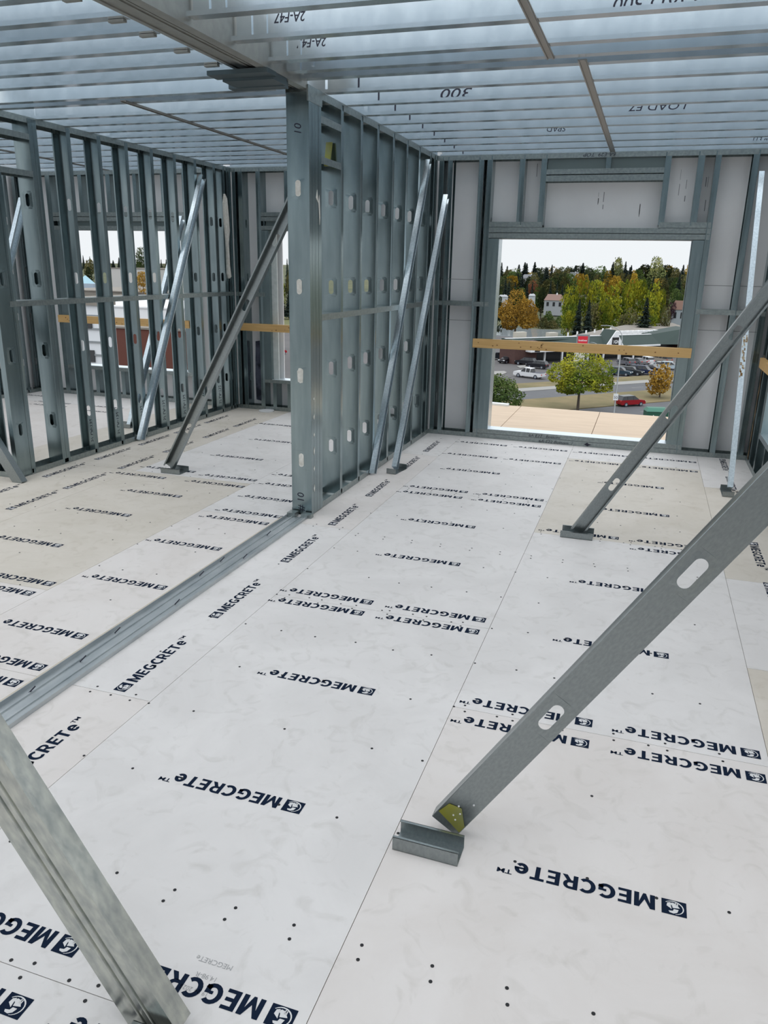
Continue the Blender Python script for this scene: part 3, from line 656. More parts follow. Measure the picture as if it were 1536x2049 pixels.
# ------------------------------------------------------------------ diagonal braces
def brace(lab, P0, P1, depth_dir, flange, D=.092, F=.045, slots=(), M=STEEL_B, rib=False):
    # P0,P1: ends of the web's lower edge line; web width D towards depth_dir; flanges towards `flange`
    P0, P1 = Vector(P0), Vector(P1); L = (P1-P0).length
    root = empty('diagonal_brace', tuple(P0)); tag(root, lab, 'brace', 'diagonal wall braces')
    o = part_place('brace_stud', csec(L, D, F, .012, slots, M, rib=rib), P0, flange, depth_dir, P1-P0, D, root)
    return root
def bracket(root, cx, cy, lx, ly, h=.05, rz=0, M=STEEL_B, flip=False):
    # a short channel lying on the floor, flanges up; length along x
    b = MB(); t = .0018
    b.box(-lx/2, -ly/2, .001, lx/2, ly/2, .001+t); b.box(-lx/2, -ly/2, .001, lx/2, -ly/2+t, h); b.box(-lx/2, ly/2-t, .001, lx/2, ly/2, h)
    b.box(-lx/2, -ly/2, h-t, lx/2, -ly/2+.010, h); b.box(-lx/2, ly/2-.010, h-t, lx/2, ly/2, h)
    for sx in (-.4, -.1, .25, .42): b.cyl((sx*lx, .0, .003), (sx*lx, .0, .008), .005, 8)
    o = b.build('foot_bracket', M); o.location = (cx, cy, 0); o.rotation_euler = (0, 0, rz); keep(o, root)
    return o
def updir(deg): return Vector((math.cos(R(deg)), 0, math.sin(R(deg))))
# near right brace
a1 = 57.2; u = updir(a1); n = Vector((-u.z, 0, u.x))
P0 = Vector((-.40, 2.06, .008))
B1 = brace('widest diagonal brace with slots rising to the right wall from the nearest floor bracket', P0, P0+u*2.72, n, (0, 1, 0), .098, .05, (.56, 1.16, 1.76, 2.36))
bracket(B1, -.473, 1.982, .212, .088, .048, R(-1))
b = MB(); lw = [(P0+n*.098*s+u*t) for s, t in ((.02, .02), (.98, .035), (.9, .085), (.5, .10), (.02, .05))]
b.face([tuple(q+Vector((0, -.0024, 0))) for q in lw]); o = b.build('yellow_mark', YEL, thick=.0003, fix=False); keep(o, B1)
b = MB()
for s, t in ((.3, .14), (.62, .10), (.55, .06), (.42, .08), (.4, .05)):
    q = P0+n*.098*s+u*t; b.cyl(q+Vector((0, -.004, 0)), q+Vector((0, -.001, 0)), .003, 8)
o = b.build('screw_hole', WHITE); keep(o, B1)
# second brace on the right
a2 = 59.4; u = updir(a2); n = Vector((-u.z, 0, u.x)); P0 = Vector((-.265, 5.31, .006))
B2 = brace('diagonal brace with slots rising to the right wall from the bracket on the beige board', P0, P0+u*2.55, n, (0, -1, 0), .092, .045, (.42, 1.02, 1.62, 2.2), STEEL_B)
bracket(B2, -.30, 5.30, .218, .15, .045)
# brace against the window wall, by the right corner
P0 = Vector((.80, 6.93, .05)); P1 = Vector((.80, 8.24, 2.66)); 
u = (P1-P0).normalized(); n = Vector((0, -u.z, u.y))
B3 = brace('bright whitish brace standing steeply by the right corner with peeling paper on it', P0, P1, (1, 0, 0), n*-1, .045, .03, (), STEEL_L)
bracket(B3, .80, 6.90, .09, .24, .045)
b = MB(); rg = random.Random(4)
for k in range(26):
    t = .98+.42*(k/26)+rg.uniform(-.01, .01); s = rg.uniform(0, .03); q = P0+u*t+Vector((s, 0, 0))+n*.002
    w = rg.uniform(.006, .018); l = rg.uniform(.01, .03)
    b.face([q, q+Vector((w, 0, 0)), q+Vector((w, 0, 0))+u*l, q+u*l*1.2])
o = b.build('peeling_paper', RUST, thick=.001, fix=False); keep(o, B3); tag(o, kind='stuff')
# two leaning on the centre partition
P0 = Vector((-2.196, 6.30, .02)); P1 = Vector((-2.196, 7.80, 2.76))
brace('grey brace leaning along the centre partition, the one touching its floor track', P0, P1, Vector((0, (P1-P0).normalized().z, -(P1-P0).normalized().y)), (1, 0, 0), .075, .045, (), STEEL_L)
P0 = Vector((-2.05, 6.50, .05)); P1 = Vector((-2.09, 8.06, 2.47)); 
B10 = brace('grey brace beside the centre partition whose foot sits on a small bracket', P0, P1, Vector((0, (P1-P0).normalized().z, -(P1-P0).normalized().y)), (1, 0, 0), .075, .045, (), STEEL_L)
bracket(B10, -2.01, 6.53, .09, .24, .045, R(-8))
# brace in the middle room to the post
a6 = 60.5; u = updir(a6); n = Vector((-u.z, 0, u.x)); P0 = Vector((-3.845, 5.77, .01))
B6 = brace('dark ribbed brace rising from a floor bracket towards the back of the post', P0, P0+u*2.85, n, (0, -1, 0), .092, .045, (.42, .80, 1.63, 2.2), STEEL_B)
bracket(B6, -3.82, 5.74, .19, .15, .045, R(0))
# brace along the left partition
P0 = Vector((-4.870, 6.66, .02)); P1 = Vector((-4.870, 8.13, 2.70)); u = (P1-P0).normalized()
brace('shiny brace leaning along the left partition in the middle room', P0, P1, (0, u.z, -u.y), (1, 0, 0), .085, .045, (), STEEL_L)
# near left brace
a4 = 122.0; u = updir(a4); n = Vector((-u.z, 0, u.x)); P0 = Vector((-.86, 1.16, .03))
B4 = brace('grooved shiny brace crossing the lower left corner close to the viewer', P0, P0+u*2.6, n, (0, 1, 0), .135, .055, (), STEEL_W, True)
bracket(B4, -.87, 1.085, .20, .12, .045)
# brace at the left edge
a5 = 123; u = updir(a5); n = Vector((-u.z, 0, u.x)); P0 = Vector((-4.75, 4.93, .01))
brace('green-grey brace leaning past the slotted corner stud at the left edge', P0, P0+u*2.4, n, (0, 1, 0), .09, .06, (), STEEL_B)
# braces in the far room
P0 = Vector((-5.42, 7.25, .02)); P1 = Vector((-5.42, 8.55, 2.3)); u = (P1-P0).normalized()
B8 = brace('brace in the far room seen through the left partition', P0, P1, (0, u.z, -u.y), (1, 0, 0), .085, .045, (), STEEL_L)
bracket(B8, -5.42, 7.25, .2, .14, .045)
P1 = at(37, 395, 0, -6.1); P0 = Vector((-6.1, P1.y-1.0, .3)); u = (P1-P0).normalized()
brace('brace high in the far room at the left edge behind the stub wall', P0, P1, (0, u.z, -u.y), (1, 0, 0), .085, .045, (), STEEL_L)

# ------------------------------------------------------------------ outside: deck
b = MB()
nx = 5
for i in range(8):
    for j in range(2):
        x0 = -4.2+i*1.22; y0 = YB+T+.02+j*1.95
        b.box(x0+.004, y0, -.36, x0+1.216, y0+1.945, -.30)
b.cur = 0
dk = b.build('plywood_deck', PLY); tag(dk, 'pale plywood deck just outside below the big window', 'deck')
b = MB(); pts = [(-2.9, 12.55), (-2.55, 12.36), (-2.2, 12.28), (-1.95, 12.25)]
for (xa, ya), (xb, yb) in zip(pts, pts[1:]): b.hexa([(xa, ya, -.36), (xb, yb, -.36), (xb, yb+.12, -.36), (xa, ya+.12, -.36), (xa, ya, -.27), (xb, yb, -.27), (xb, yb+.12, -.27), (xa, ya+.12, -.27)])
tag(b.build('metal_flashing', bpy.data.materials['bright_sill']), 'curved pale metal edge strip at the far left of the deck', 'flashing')
b = MB(); b.box(-8.6, -3.7, -18.2, 1.4, 8.44, -.07); tag(b.build('floor_slab_edge', mat('concrete', (.35, .35, .34), .9)), kind='structure')

# ------------------------------------------------------------------ outside: ground
ASPH = mat('asphalt', (.085, .082, .082), .9, 0, (.11, .105, .105), .12, .2)
ROAD = mat('road_asphalt', (.085, .088, .095), .85, 0, (.105, .107, .112), .3, .2)
GRASS = mat('dry_grass', (.125, .11, .045), .95, 0, (.20, .155, .075), .25, .2)
GRASS_G = mat('green_grass', (.085, .10, .03), .95, 0, (.14, .13, .05), .2, .2)
CONC = mat('pale_concrete', (.27, .265, .25), .9)
def gpoly(name, pix, M, z, kind='structure', ext=None):
    b = MB(); P = [gp(u, v) for u, v in pix]
    b.prism([(p.x, p.y) for p in P], z-.06, z, 2); o = b.build(name, M); tag(o, kind=kind); return o
b = MB(); b.box(-420, 10, GZ-.3, 260, 262, GZ); tag(b.build('ground_asphalt', ASPH), kind='structure')
dR = Vector((.684, .729, 0)); dN = Vector((-.729, .684, 0))
def strip(name, pu, w, M, z, l0=-220, l1=160):
    p = gp(*pu); b = MB(); q = [p+dR*l0, p+dR*l1, p+dR*l1+dN*w, p+dR*l0+dN*w]
    b.prism([(k.x, k.y) for k in q], GZ-.05, GZ+z, 2); o = b.build(name, M); tag(o, kind='structure'); return o
pN = gp(1180, 817)
def off(d):  # distance along normal from the near grass edge
    return pN+dN*d
def strip2(name, d0, d1, M, z, l0=-30, l1=160):
    b = MB(); q = [off(d0)+dR*l0, off(d0)+dR*l1, off(d1)+dR*l1, off(d1)+dR*l0]
    b.prism([(k.x, k.y) for k in q], GZ-.05, GZ+z, 2); o = b.build(name, M); tag(o, kind='structure'); return o
strip2('road_near', -12, 0, ROAD, .02); strip2('grass_median', 0, 10.2, GRASS, .12); strip2('road_far', 10.2, 17.6, ROAD, .02)
strip2('pavement_strip', 17.6, 20.6, CONC, .10); strip2('grass_verge', 20.6, 25.5, GRASS, .12, -22)
for k in range(14):
    for dd in (-5.5, 14.0):
        q = off(dd)+dR*(k*9-40); b = MB(); w = dN*.07; l = dR*3
        b.prism([((q+w).x, (q+w).y), ((q+w+l).x, (q+w+l).y), ((q-w+l).x, (q-w+l).y), ((q-w).x, (q-w).y)], GZ+.02, GZ+.035, 2); tag(b.build('road_marking', CONC), kind='structure')
gpoly('pavement_island', [(950, 745), (1008, 743), (1014, 746), (1005, 750), (950, 750)], CONC, GZ+.1)
gpoly('pavement_island', [(1033, 733), (1062, 730), (1066, 735), (1040, 737)], CONC, GZ+.1)
gpoly('lawn_far', [(500, 625), (600, 636), (660, 645), (660, 662), (560, 655), (500, 650)], GRASS_G, GZ+.1)
# rising hillside and lake
b = MB(); N_ = 12
def hz(x, y): return GZ if y < 285 else GZ+(y-285)*.034+1.5*math.sin(x*.011)
for i in range(30):
    for j in range(N_):
        x0 = -700+i*40; y0 = 262+j*50
        P = [(x0, y0), (x0+40, y0), (x0+40, y0+50), (x0, y0+50)]
        b.face([(p[0], p[1], hz(*p)) for p in P])
tag(b.build('hillside_terrain', mat('hill_undergrowth', (.045, .06, .025), .95, 0, (.10, .10, .04), .05, .2), fix=False), kind='structure')
b = MB(); c = gp(1088, 667); b.prism([(c.x+42*math.cos(t)-6*math.sin(t), c.y+22*math.sin(t)) for t in [R(15*k) for k in range(24)]], GZ, GZ+.3, 2)
tag(b.build('lake_water', mat('lake_water', (.45, .5, .52), .08, .3)), kind='structure')

# ------------------------------------------------------------------ outside: trees
def leafmat(name, c1, c2, sc=2.6):
    k = .62
    return mat(name, tuple(q*k for q in c1), .85, 0, tuple(q*k for q in c2), sc, .10, spec=.15, detail=5)
LM = dict(yg=leafmat('leaves_yellow_green', (.13, .20, .02), (.48, .46, .03)), gold=leafmat('leaves_gold', (.45, .27, .03), (.62, .42, .05)), green=leafmat('leaves_green', (.06, .11, .03), (.14, .20, .05)),
          olive=leafmat('leaves_olive', (.09, .10, .035), (.19, .17, .06)), red=leafmat('leaves_red', (.24, .06, .04), (.32, .13, .06)), spruce=leafmat('spruce_needles', (.018, .032, .026), (.04, .06, .045)), dark=leafmat('leaves_dark', (.03, .05, .02), (.07, .09, .03)),
          orange=leafmat('leaves_orange', (.34, .19, .03), (.52, .30, .04)), purple=leafmat('leaves_purple', (.07, .03, .05), (.12, .06, .08)), pale=leafmat('leaves_pale_green', (.20, .25, .10), (.42, .42, .14)))
BARK = mat('bark', (.09, .07, .055), .95)
def crown_mesh(n, blobs, leaf, seed, spiky=0.0):
    r = random.Random(seed); b = MB()
    for _ in range(n):
        cx, cy, cz, rx, rz = r.choice(blobs)
        while True:
            d = Vector((r.gauss(0, 1), r.gauss(0, 1), r.gauss(0, 1)))
            if d.length > .1: break
        d.normalize(); k = (r.random()**.33)*.35+.65
        lump = 1+.16*math.sin(d.x*7+cx*3)*math.sin(d.y*6+cz)+.1*math.sin(d.z*9)
        p = Vector((cx+d.x*rx*k*lump, cy+d.y*rx*k*lump, cz+d.z*rz*k*lump))
        a = Vector((r.gauss(0, 1), r.gauss(0, 1), r.gauss(0, .7)+spiky)).normalized(); c = a.orthogonal().normalized(); s = leaf*r.uniform(.6, 1.3)
        b.face([p-a*s, p+c*s*.7, p+a*s, p-c*s*.7])
    return b.mesh('crown', LM['green'], fix=False)
def spruce_mesh(n, seed):
    r = random.Random(seed); b = MB()
    for _ in range(n):
        h = r.random()**1.25; t = r.random()*2*math.pi; tier = .82+.18*math.sin(h*55); rad = (1-h)*.26*tier*(r.random()**.4)
        p = Vector((rad*math.cos(t), rad*math.sin(t), .06+h*.94)); o_ = Vector((math.cos(t), math.sin(t), -.45)); s = .035+.04*(1-h)
        q = Vector((-math.sin(t), math.cos(t), 0))*s*.45
        b.face([p-o_*s*.5-q*.4, p+q-o_*s*.1, p+o_*s, p-q-o_*s*.1])
    return b.mesh('crown', LM['spruce'], fix=False)
CR = [crown_mesh(1500, [(0, 0, .68, .34, .26), (-.2, .1, .52, .26, .22), (.2, -.1, .55, .27, .24), (.05, .15, .42, .24, .18)], .030, 1),
      crown_mesh(1500, [(-.15, 0, .72, .22, .26), (.17, 0, .68, .22, .28), (0, .1, .45, .3, .24), (0, -.15, .5, .3, .2)], .030, 2, .8),
      crown_mesh(1500, [(0, 0, .55, .42, .34), (0, 0, .72, .3, .26)], .032, 3)]
SP = [spruce_mesh(1100, 4), spruce_mesh(1100, 5)]
CRL = crown_mesh(9000, [(0, 0, .72, .30, .25), (-.28, 0, .58, .22, .16), (.26, .05, .60, .26, .20), (-.05, -.15, .48, .28, .16), (.3, 0, .42, .2, .13), (-.15, 0, .36, .2, .1), (.1, .2, .55, .3, .2)], .016, 8)
CR3L = crown_mesh(7000, [(0, 0, .5, .40, .36), (.15, 0, .66, .3, .26), (-.2, 0, .6, .3, .26), (.25, .1, .42, .26, .3)], .018, 9)
tk = MB(); tk.cyl((0, 0, 0), (0, 0, .5), .022, 7, .012); TRK = tk.mesh('trunk', BARK)
def tree(label, base, h, w, kind, mesh=None, group='trees across the hillside', rz=None, name='tree', trunk=True):
    r = empty(name, tuple(base), random.uniform(0, 6.28) if rz is None else rz); tag(r, label, 'tree', group)
    cm = mesh or (random.choice(SP) if kind == 'spruce' else random.choice(CR))
    c = link('crown', cm, r); c.scale = (w, w, h) if kind != 'spruce' else (w*2, w*2, h)
    c.material_slots[0].link = 'OBJECT'; c.material_slots[0].material = LM[kind]
    if trunk:
        t = link('trunk', TRK, r); t.scale = (h, h, h)
    return r
def tree_px(label, u, vtop, vbase, wpx, kind, Y, **k):
    top = at(u, vtop, 1, Y); bot = at(u, vbase, 1, Y); d = (top-Vector((0, 0, CH))).dot(AF)
    w = wpx/FPX*d
    return tree(label, (top.x, Y, bot.z), top.z-bot.z, w*1.05, kind, **k)
KN = {'spruce': 'dark pointed spruce', 'green': 'round green leafy tree', 'olive': 'olive coloured leafy tree', 'dark': 'dark green leafy tree', 'gold': 'golden autumn tree', 'yg': 'yellow-green tree', 'orange': 'orange autumn tree', 'pale': 'pale green tree'}
# near and middle trees in the big window, each told apart
t1 = tree('large yellow and green tree on the grass strip in the middle of the big window', gp(1155, 822), 9.6, 10.2, 'yg', CRL, 'street trees by the road', 0.4)
for k in ((0, 0, 4.6, -1.6, 0, 6.3), (0, 0, 4.2, 1.9, .3, 6.0), (0, 0, 3.0, .4, .8, 6.8), (0, 0, 2.6, -1.9, -.4, 4.4)):
    b = MB(); b.cyl(k[:3], k[3:], .10, 6, .04); o = b.build('branch', BARK); o.parent = t1
b = MB(); b.cyl((0, 0, 0), (0, 0, 4.6), .24, 8, .12); o = b.build('trunk', BARK); o.parent = t1
tree_px('dense green bush-like tree low at the left edge of the big window', 996, 742, 860, 118, 'green', 100, mesh=CR3L, group='street trees by the road')
tree_px('small golden-green tree beside the right jamb of the big window', 1328, 724, 812, 66, 'orange', 139, mesh=CR[0], group='street trees by the road')
tree_px('big orange-gold tree left of the lake in the big window', 1036, 578, 690, 76, 'orange', 232, mesh=CRL)
tree_px('dark leafy mass left of the big orange-gold tree', 996, 592, 690, 34, 'dark', 240, mesh=CR[2])
for i, (u, v, w) in enumerate(((1143, 566, 50), (1168, 556, 46), (1196, 560, 52), (1226, 566, 56), (1252, 560, 50), (1282, 558, 58), (1312, 560, 46), (1325, 578, 36))):
    tree_px(f'tall yellow-green poplar of the row behind the shops, {ORD[i+1]} one from the lake side', u, v, 690, w, 'yg', 262+3*(i % 3), mesh=CR[i % 3], group='poplar row behind the shops')
for i, (u, v, w) in enumerate(((1213, 600, 44), (1190, 606, 44), (1300, 604, 52), (1334, 612, 26), (1140, 620, 34), (1262, 612, 46))):
    tree_px(f'lower bushy tree in front of the poplar row, {ORD[i+1]} of that kind', u, v, 692, w, 'yg' if i % 2 == 0 else 'olive', 252, mesh=CR[(i+1) % 3], group='poplar row behind the shops')
tree_px('brownish spruce in front of the left poplars', 1160, 598, 692, 32, 'spruce', 246, mesh=SP[0]); tree_px('dark spruce right next to the brownish spruce', 1180, 600, 692, 34, 'spruce', 244, mesh=SP[1])
tree_px('dark pointed spruce standing behind the flat shop roof', 1295, 596, 672, 42, 'spruce', 242, mesh=SP[0])
tree_px('bright golden tree top above the poplar row', 1270, 546, 620, 24, 'gold', 300, mesh=CR[2]); tree_px('dark red tree on the hillside left of the pink roof', 1067, 558, 610, 26, 'red', 380, mesh=CR[0])
tree_px('broad olive tree right of the dark red tree', 1097, 560, 612, 44, 'olive', 375, mesh=CR[2]); tree_px('deep purple tree near the brown roof at the right jamb', 1346, 604, 650, 20, 'purple', 300, mesh=CR[1])
tree_px('tall pale poplar pair on the skyline, left of two', 1238, 515, 600, 38, 'pale', 560, mesh=CR[1]); tree_px('tall poplar on the skyline with yellow crown, right of two', 1316, 513, 590, 44, 'pale', 540, mesh=CR[1])
for i, (u, v, w, k) in enumerate(((1088, 635, 26, 'olive'), (1105, 640, 30, 'olive'), (1073, 630, 18, 'orange'), (1122, 632, 30, 'green'), (1098, 622, 26, 'green'), (1132, 645, 28, 'yg'))):
    tree_px(f'bushy {k if k != "yg" else "yellow-green"} shrub by the lake shore, {ORD[i+1]} from the left', u, v, 676, w, k, 290+i*2, mesh=CR[2], group='shrubs by the lake', trunk=False, name='shrub')
rg = random.Random(11)
def belt(u0, u1, n, vfun, kinds, Y0, Y1, wr, tag_, hpx=50):
    for i in range(n):
        u = u0+(u1-u0)*(i+rg.random()*.8)/n; k = rg.choice(kinds); Y = rg.uniform(Y0, Y1)
        w = rg.uniform(*wr)*(.75 if k == 'spruce' else 1); v = vfun(u)+rg.uniform(-5, 8)-(6 if k == 'spruce' else 0)
        tree_px(f'{KN[k]} in the {tag_}', u, v, v+hpx, w, k, Y, group=f'{KN[k]}s in the {tag_}')
belt(975, 1395, 60, lambda u: 534-(u-975)*.008+2, ['spruce', 'spruce', 'dark', 'olive', 'green', 'gold', 'spruce', 'dark'], 520, 620, (26, 44), 'skyline tree belt seen through the big window')
belt(975, 1395, 46, lambda u: 550, ['spruce', 'olive', 'dark', 'green', 'spruce', 'gold', 'dark'], 420, 500, (24, 42), 'middle slope tree belt seen through the big window', 55)
belt(975, 1150, 18, lambda u: 570, ['spruce', 'dark', 'green', 'spruce'], 330, 390, (22, 34), 'lower slope tree belt left of the poplars', 70)
belt(150, 360, 16, lambda u: 521, ['dark', 'spruce', 'olive', 'spruce'], 560, 660, (12, 22), 'distant tree line of the far room window', 30)
belt(1330, 1400, 5, lambda u: 575, ['dark', 'olive', 'green'], 330, 390, (20, 30), 'lower slope tree belt at the right jamb', 60)
# trees seen through the middle room and far room windows
for i, (u, v, w) in enumerate(((560, 522, 14), (574, 518, 14), (549, 533, 16), (588, 524, 16), (598, 530, 18), (616, 526, 16), (634, 528, 16), (650, 530, 16), (540, 536, 16))):
    tree_px('dark spruce on the skyline of the middle room window', u, v, v+70, w, 'spruce', 380, group='skyline spruces of the middle room window')
for i, (u, v, w, k) in enumerate(((560, 556, 26, 'yg'), (580, 540, 24, 'olive'), (548, 548, 26, 'olive'), (596, 545, 26, 'yg'), (640, 560, 24, 'yg'), (625, 552, 24, 'olive'))):
    tree_px(f'leafy autumn tree in the middle room window, {ORD[i+1]} of its group', u, v, 628, w, k, 300+i, group='autumn trees of the middle room window')
for i, (u, v, w) in enumerate(((552, 585, 22), (565, 590, 22), (577, 582, 22), (590, 584, 24), (604, 586, 22), (640, 588, 22))):
    tree_px(f'low dark spruce at the lawn edge, {ORD[i+1]} from the left in the middle room window', u, v, 634+i*1.5, w, 'spruce', 285, group='low spruces at the lawn edge')
tree_px('olive tree over the pyramid roof in the far room window', 180, 519, 575, 34, 'olive', 330, mesh=CR[2], group='trees of the far room window'); tree_px('dark tree behind the pyramid roof in the far room window', 176, 534, 575, 16, 'dark', 310, mesh=CR[2], group='trees of the far room window')
tree_px('small black spruce above the big grey box building', 226, 521, 548, 18, 'spruce', 420, mesh=SP[0], group='trees of the far room window'); tree_px('tall green tree above the big grey box building', 280, 494, 555, 30, 'green', 300, mesh=CR[1], group='trees of the far room window')
tree_px('orange-gold tree in front of the grey box building', 284, 543, 600, 34, 'orange', 150, mesh=CR[2], group='trees of the far room window')
for u in (322, 332): tree_px('dark spruce pair at the right of the far room window', u, 519, 560, 12, 'spruce', 420, mesh=SP[1], group='spruce pair of the far room window')
# pale dead-wood shrub etc. are left to the belts

# ------------------------------------------------------------------ outside: buildings
GREENR = mat('green_roof', (.018, .038, .032), .7); BRICK = mat('brown_brick', (.095, .045, .038), .9, 0, (.07, .038, .034), 3, .2); FLATR = mat('gravel_roof', (.20, .18, .155), .95, 0, (.25, .23, .20), .4, .2)
GLASSD = mat('dark_glass', (.015, .017, .02), .15, 0, spec=.6); GREYM = mat('grey_paint', (.22, .24, .25), .5)
shop = empty('shop_building', tuple(gp(1083, 727))); tag(shop, 'low shopping strip with dark green mansard roof across the road', 'building')
A0 = gp(1083, 727); dS = (gp(1300, 716)-A0); dS.z = 0; LS = dS.length; dS.normalize(); dB = Vector((-dS.y, dS.x, 0))
def sp(l, d, z): q = A0+dS*l+dB*d; return (q.x, q.y, GZ+z)
def sbox(name, l0, l1, d0, d1, z0, z1, M):
    b = MB(); b.hexa([sp(l0, d0, z0), sp(l1, d0, z0), sp(l1, d1, z0), sp(l0, d1, z0), sp(l0, d0, z1), sp(l1, d0, z1), sp(l1, d1, z1), sp(l0, d1, z1)]); o = b.build(name, M); keep(o, shop); return o
WT = 46
sbox('shop_front', -6, WT, 3.2, 3.6, 0, 3.0, GLASSD); sbox('brick_wall', -7.5, -1.2, .5, 6, 0, 5.0, BRICK)
b = MB(); fz = GZ+5.15; Pf = [sp(-7, 5.2, 0), sp(WT, 5.2, 0), sp(WT+20, 14, 0)]+[tuple(at(u_, v_, 2, fz)) for u_, v_ in ((1345, 646), (1270, 646), (1130, 674), (1040, 681))]
b.prism([(p[0], p[1]) for p in Pf], fz-.25, fz, 2); o = b.build('flat_roof', FLATR); keep(o, shop)
b = MB(); b.hexa([sp(-1, .2, 3.2), sp(WT-8, .2, 3.2), sp(WT-8, 3.4, 3.2), sp(-1, 3.4, 3.2), sp(-1, 3.4, 5.4), sp(WT-8, 3.4, 5.4), sp(WT-8, 3.9, 5.4), sp(-1, 3.9, 5.4)]); o = b.build('mansard_roof', GREENR); keep(o, shop)
b = MB(); b.hexa([sp(-8, .0, 4.2), sp(-1, .2, 4.2), sp(-1, 5, 4.2), sp(-8, 5, 4.2), sp(-8, 1.2, 5.4), sp(-1, 3.2, 5.4), sp(-1, 5, 5.4), sp(-8, 5, 5.4)]); o = b.build('mansard_roof', GREENR); keep(o, shop)
b = MB(); b.hexa([sp(WT-8, .2, 3.2), sp(WT+6, -5, 3.2), sp(WT+8, 8, 3.2), sp(WT-8, 8, 3.2), sp(WT-8, 3.4, 5.4), sp(WT+2, 1, 6.9), sp(WT+6, 8, 6.9), sp(WT-8, 8, 5.4)]); o = b.build('corner_roof', GREENR); keep(o, shop)
b = MB(); b.hexa([sp(WT+6, -4, 0), sp(WT+26, -4, 0), sp(WT+26, 10, 0), sp(WT+6, 10, 0), sp(WT+6, -4, 3.2), sp(WT+26, -4, 3.2), sp(WT+26, 10, 3.2), sp(WT+6, 10, 3.2)]); o = b.build('side_wing', BRICK); keep(o, shop)
b = MB(); b.hexa([sp(WT+2, -5, 3.2), sp(WT+28, -5, 3.2), sp(WT+28, 11, 3.2), sp(WT+6, 11, 3.2), sp(WT+6, 0, 7.2), sp(WT+28, 0, 7.2), sp(WT+28, 6, 7.2), sp(WT+6, 6, 7.2)]); o = b.build('side_wing_roof', GREENR); keep(o, shop)
sbox('fascia', -1, WT-8, .0, .25, 2.9, 3.25, WHITE); sbox('roof_edge', -8, WT-8, 3.3, 3.9, 5.38, 5.5, WHITE)
sbox('white_canopy', -4.5, 4.6, -1.4, 2, 2.7, 3.9, WHITE); sbox('dark_panel', -3.4, -2.0, -1.5, -1.38, 2.8, 3.9, GLASSD)
for l in (.8, 6, 14, 19, 24, 29, 33): sbox('canopy_column', l, l+.35, .1, .45, 0, 3.1, WHITE)
# gable with its sign
gl = 19.0
b = MB(); b.prism([(0, 0), (6.4, 0), (3.2, 3.9)], 0, .3, 1)
o = b.build('gable_front', WHITE); 
Mx = Matrix((dS, dB, Vector((0, 0, 1)))).transposed().to_4x4(); Mx.translation = Vector(sp(gl, -.2, 2.9)); o.matrix_world = Mx; keep(o, shop)
b = MB(); b.prism([(-.2, 0), (3.2, 4.1), (6.6, 0)], .3, 4.2, 1); o = b.build('gable_roof', GREENR); o.matrix_world = Mx; keep(o, shop)
b = MB(); b.box(2.1, -.1, .6, 4.2, -.02, 2.4); o = b.build('gable_sign', GLASSD); o.matrix_world = Mx; keep(o, shop)
o = write('1GH', 1.1, sp(gl+2.3, -.34, 3.9), dS, (0, 0, 1), WHITE, off=.03, shear=0, width=1.7, name='sign_lettering'); keep(o, shop)
for k in range(11):
    l = 25+k*2.0; sbox('rooftop_unit', l, l+1.3, 6.0+k*.1, 7.3+k*.1, 5.1, 6.1, WHITE)
sbox('rooftop_unit', -3.5, -.5, 5.4, 6.6, 5.1, 6.6, mat('beige_metal', (.5, .47, .4), .6)); sbox('rooftop_unit', 7, 9.5, 6, 7.5, 5.1, 6.2, bpy.data.materials['beige_metal'])
for k in range(6): sbox('roof_vent', 14+k*5, 14.3+k*5, 7.5+k*2.2, 7.8+k*2.2, 5.1, 6.0, WHITE)
# signs and poles
def pole_sign():
    q = gp(1160, 742); r = empty('pole_sign', tuple(q)); tag(r, 'red and grey pylon sign in front of the green roof shops', 'sign')
    right = Vector((AX.x, AX.y, 0)).normalized(); fw = Vector((-right.y, right.x, 0))
    d = (q-Vector((0, 0, CH))).dot(AF); k = d/FPX
    def bx(name, x0, x1, z0, z1, y0, y1, M):
        b = MB(); P = lambda x, y, z: tuple(q+right*x+fw*y+Vector((0, 0, z)))
        b.hexa([P(x0, y0, z0), P(x1, y0, z0), P(x1, y1, z0), P(x0, y1, z0), P(x0, y0, z1), P(x1, y0, z1), P(x1, y1, z1), P(x0, y1, z1)]); o = b.build(name, M); keep(o, r); return o
    zt = at(1160, 669, 1, q.y).z-q.z
    bx('post', 1.0, 1.35, 0, zt, 0, .3, GREYM); bx('cabinet', -1.25, 1.35, zt-2.6, zt, -.1, .5, GREYM)
    bx('red_panel', -1.1, .95, zt-2.3, zt-.35, -.16, -.1, mat('sign_red', (.65, .02, .04), .4)); bx('lower_panel', -1.5, .7, zt-6.0, zt-3.4, -.1, .3, mat('sign_cream', (.6, .58, .5), .5))
    o = write('GoodsCenter', .42, q+right*-1.0+fw*-.18+Vector((0, 0, zt-1.35)), right, (0, 0, 1), WHITE, off=.015, shear=0, width=1.85, name='sign_lettering'); keep(o, r)
pole_sign()
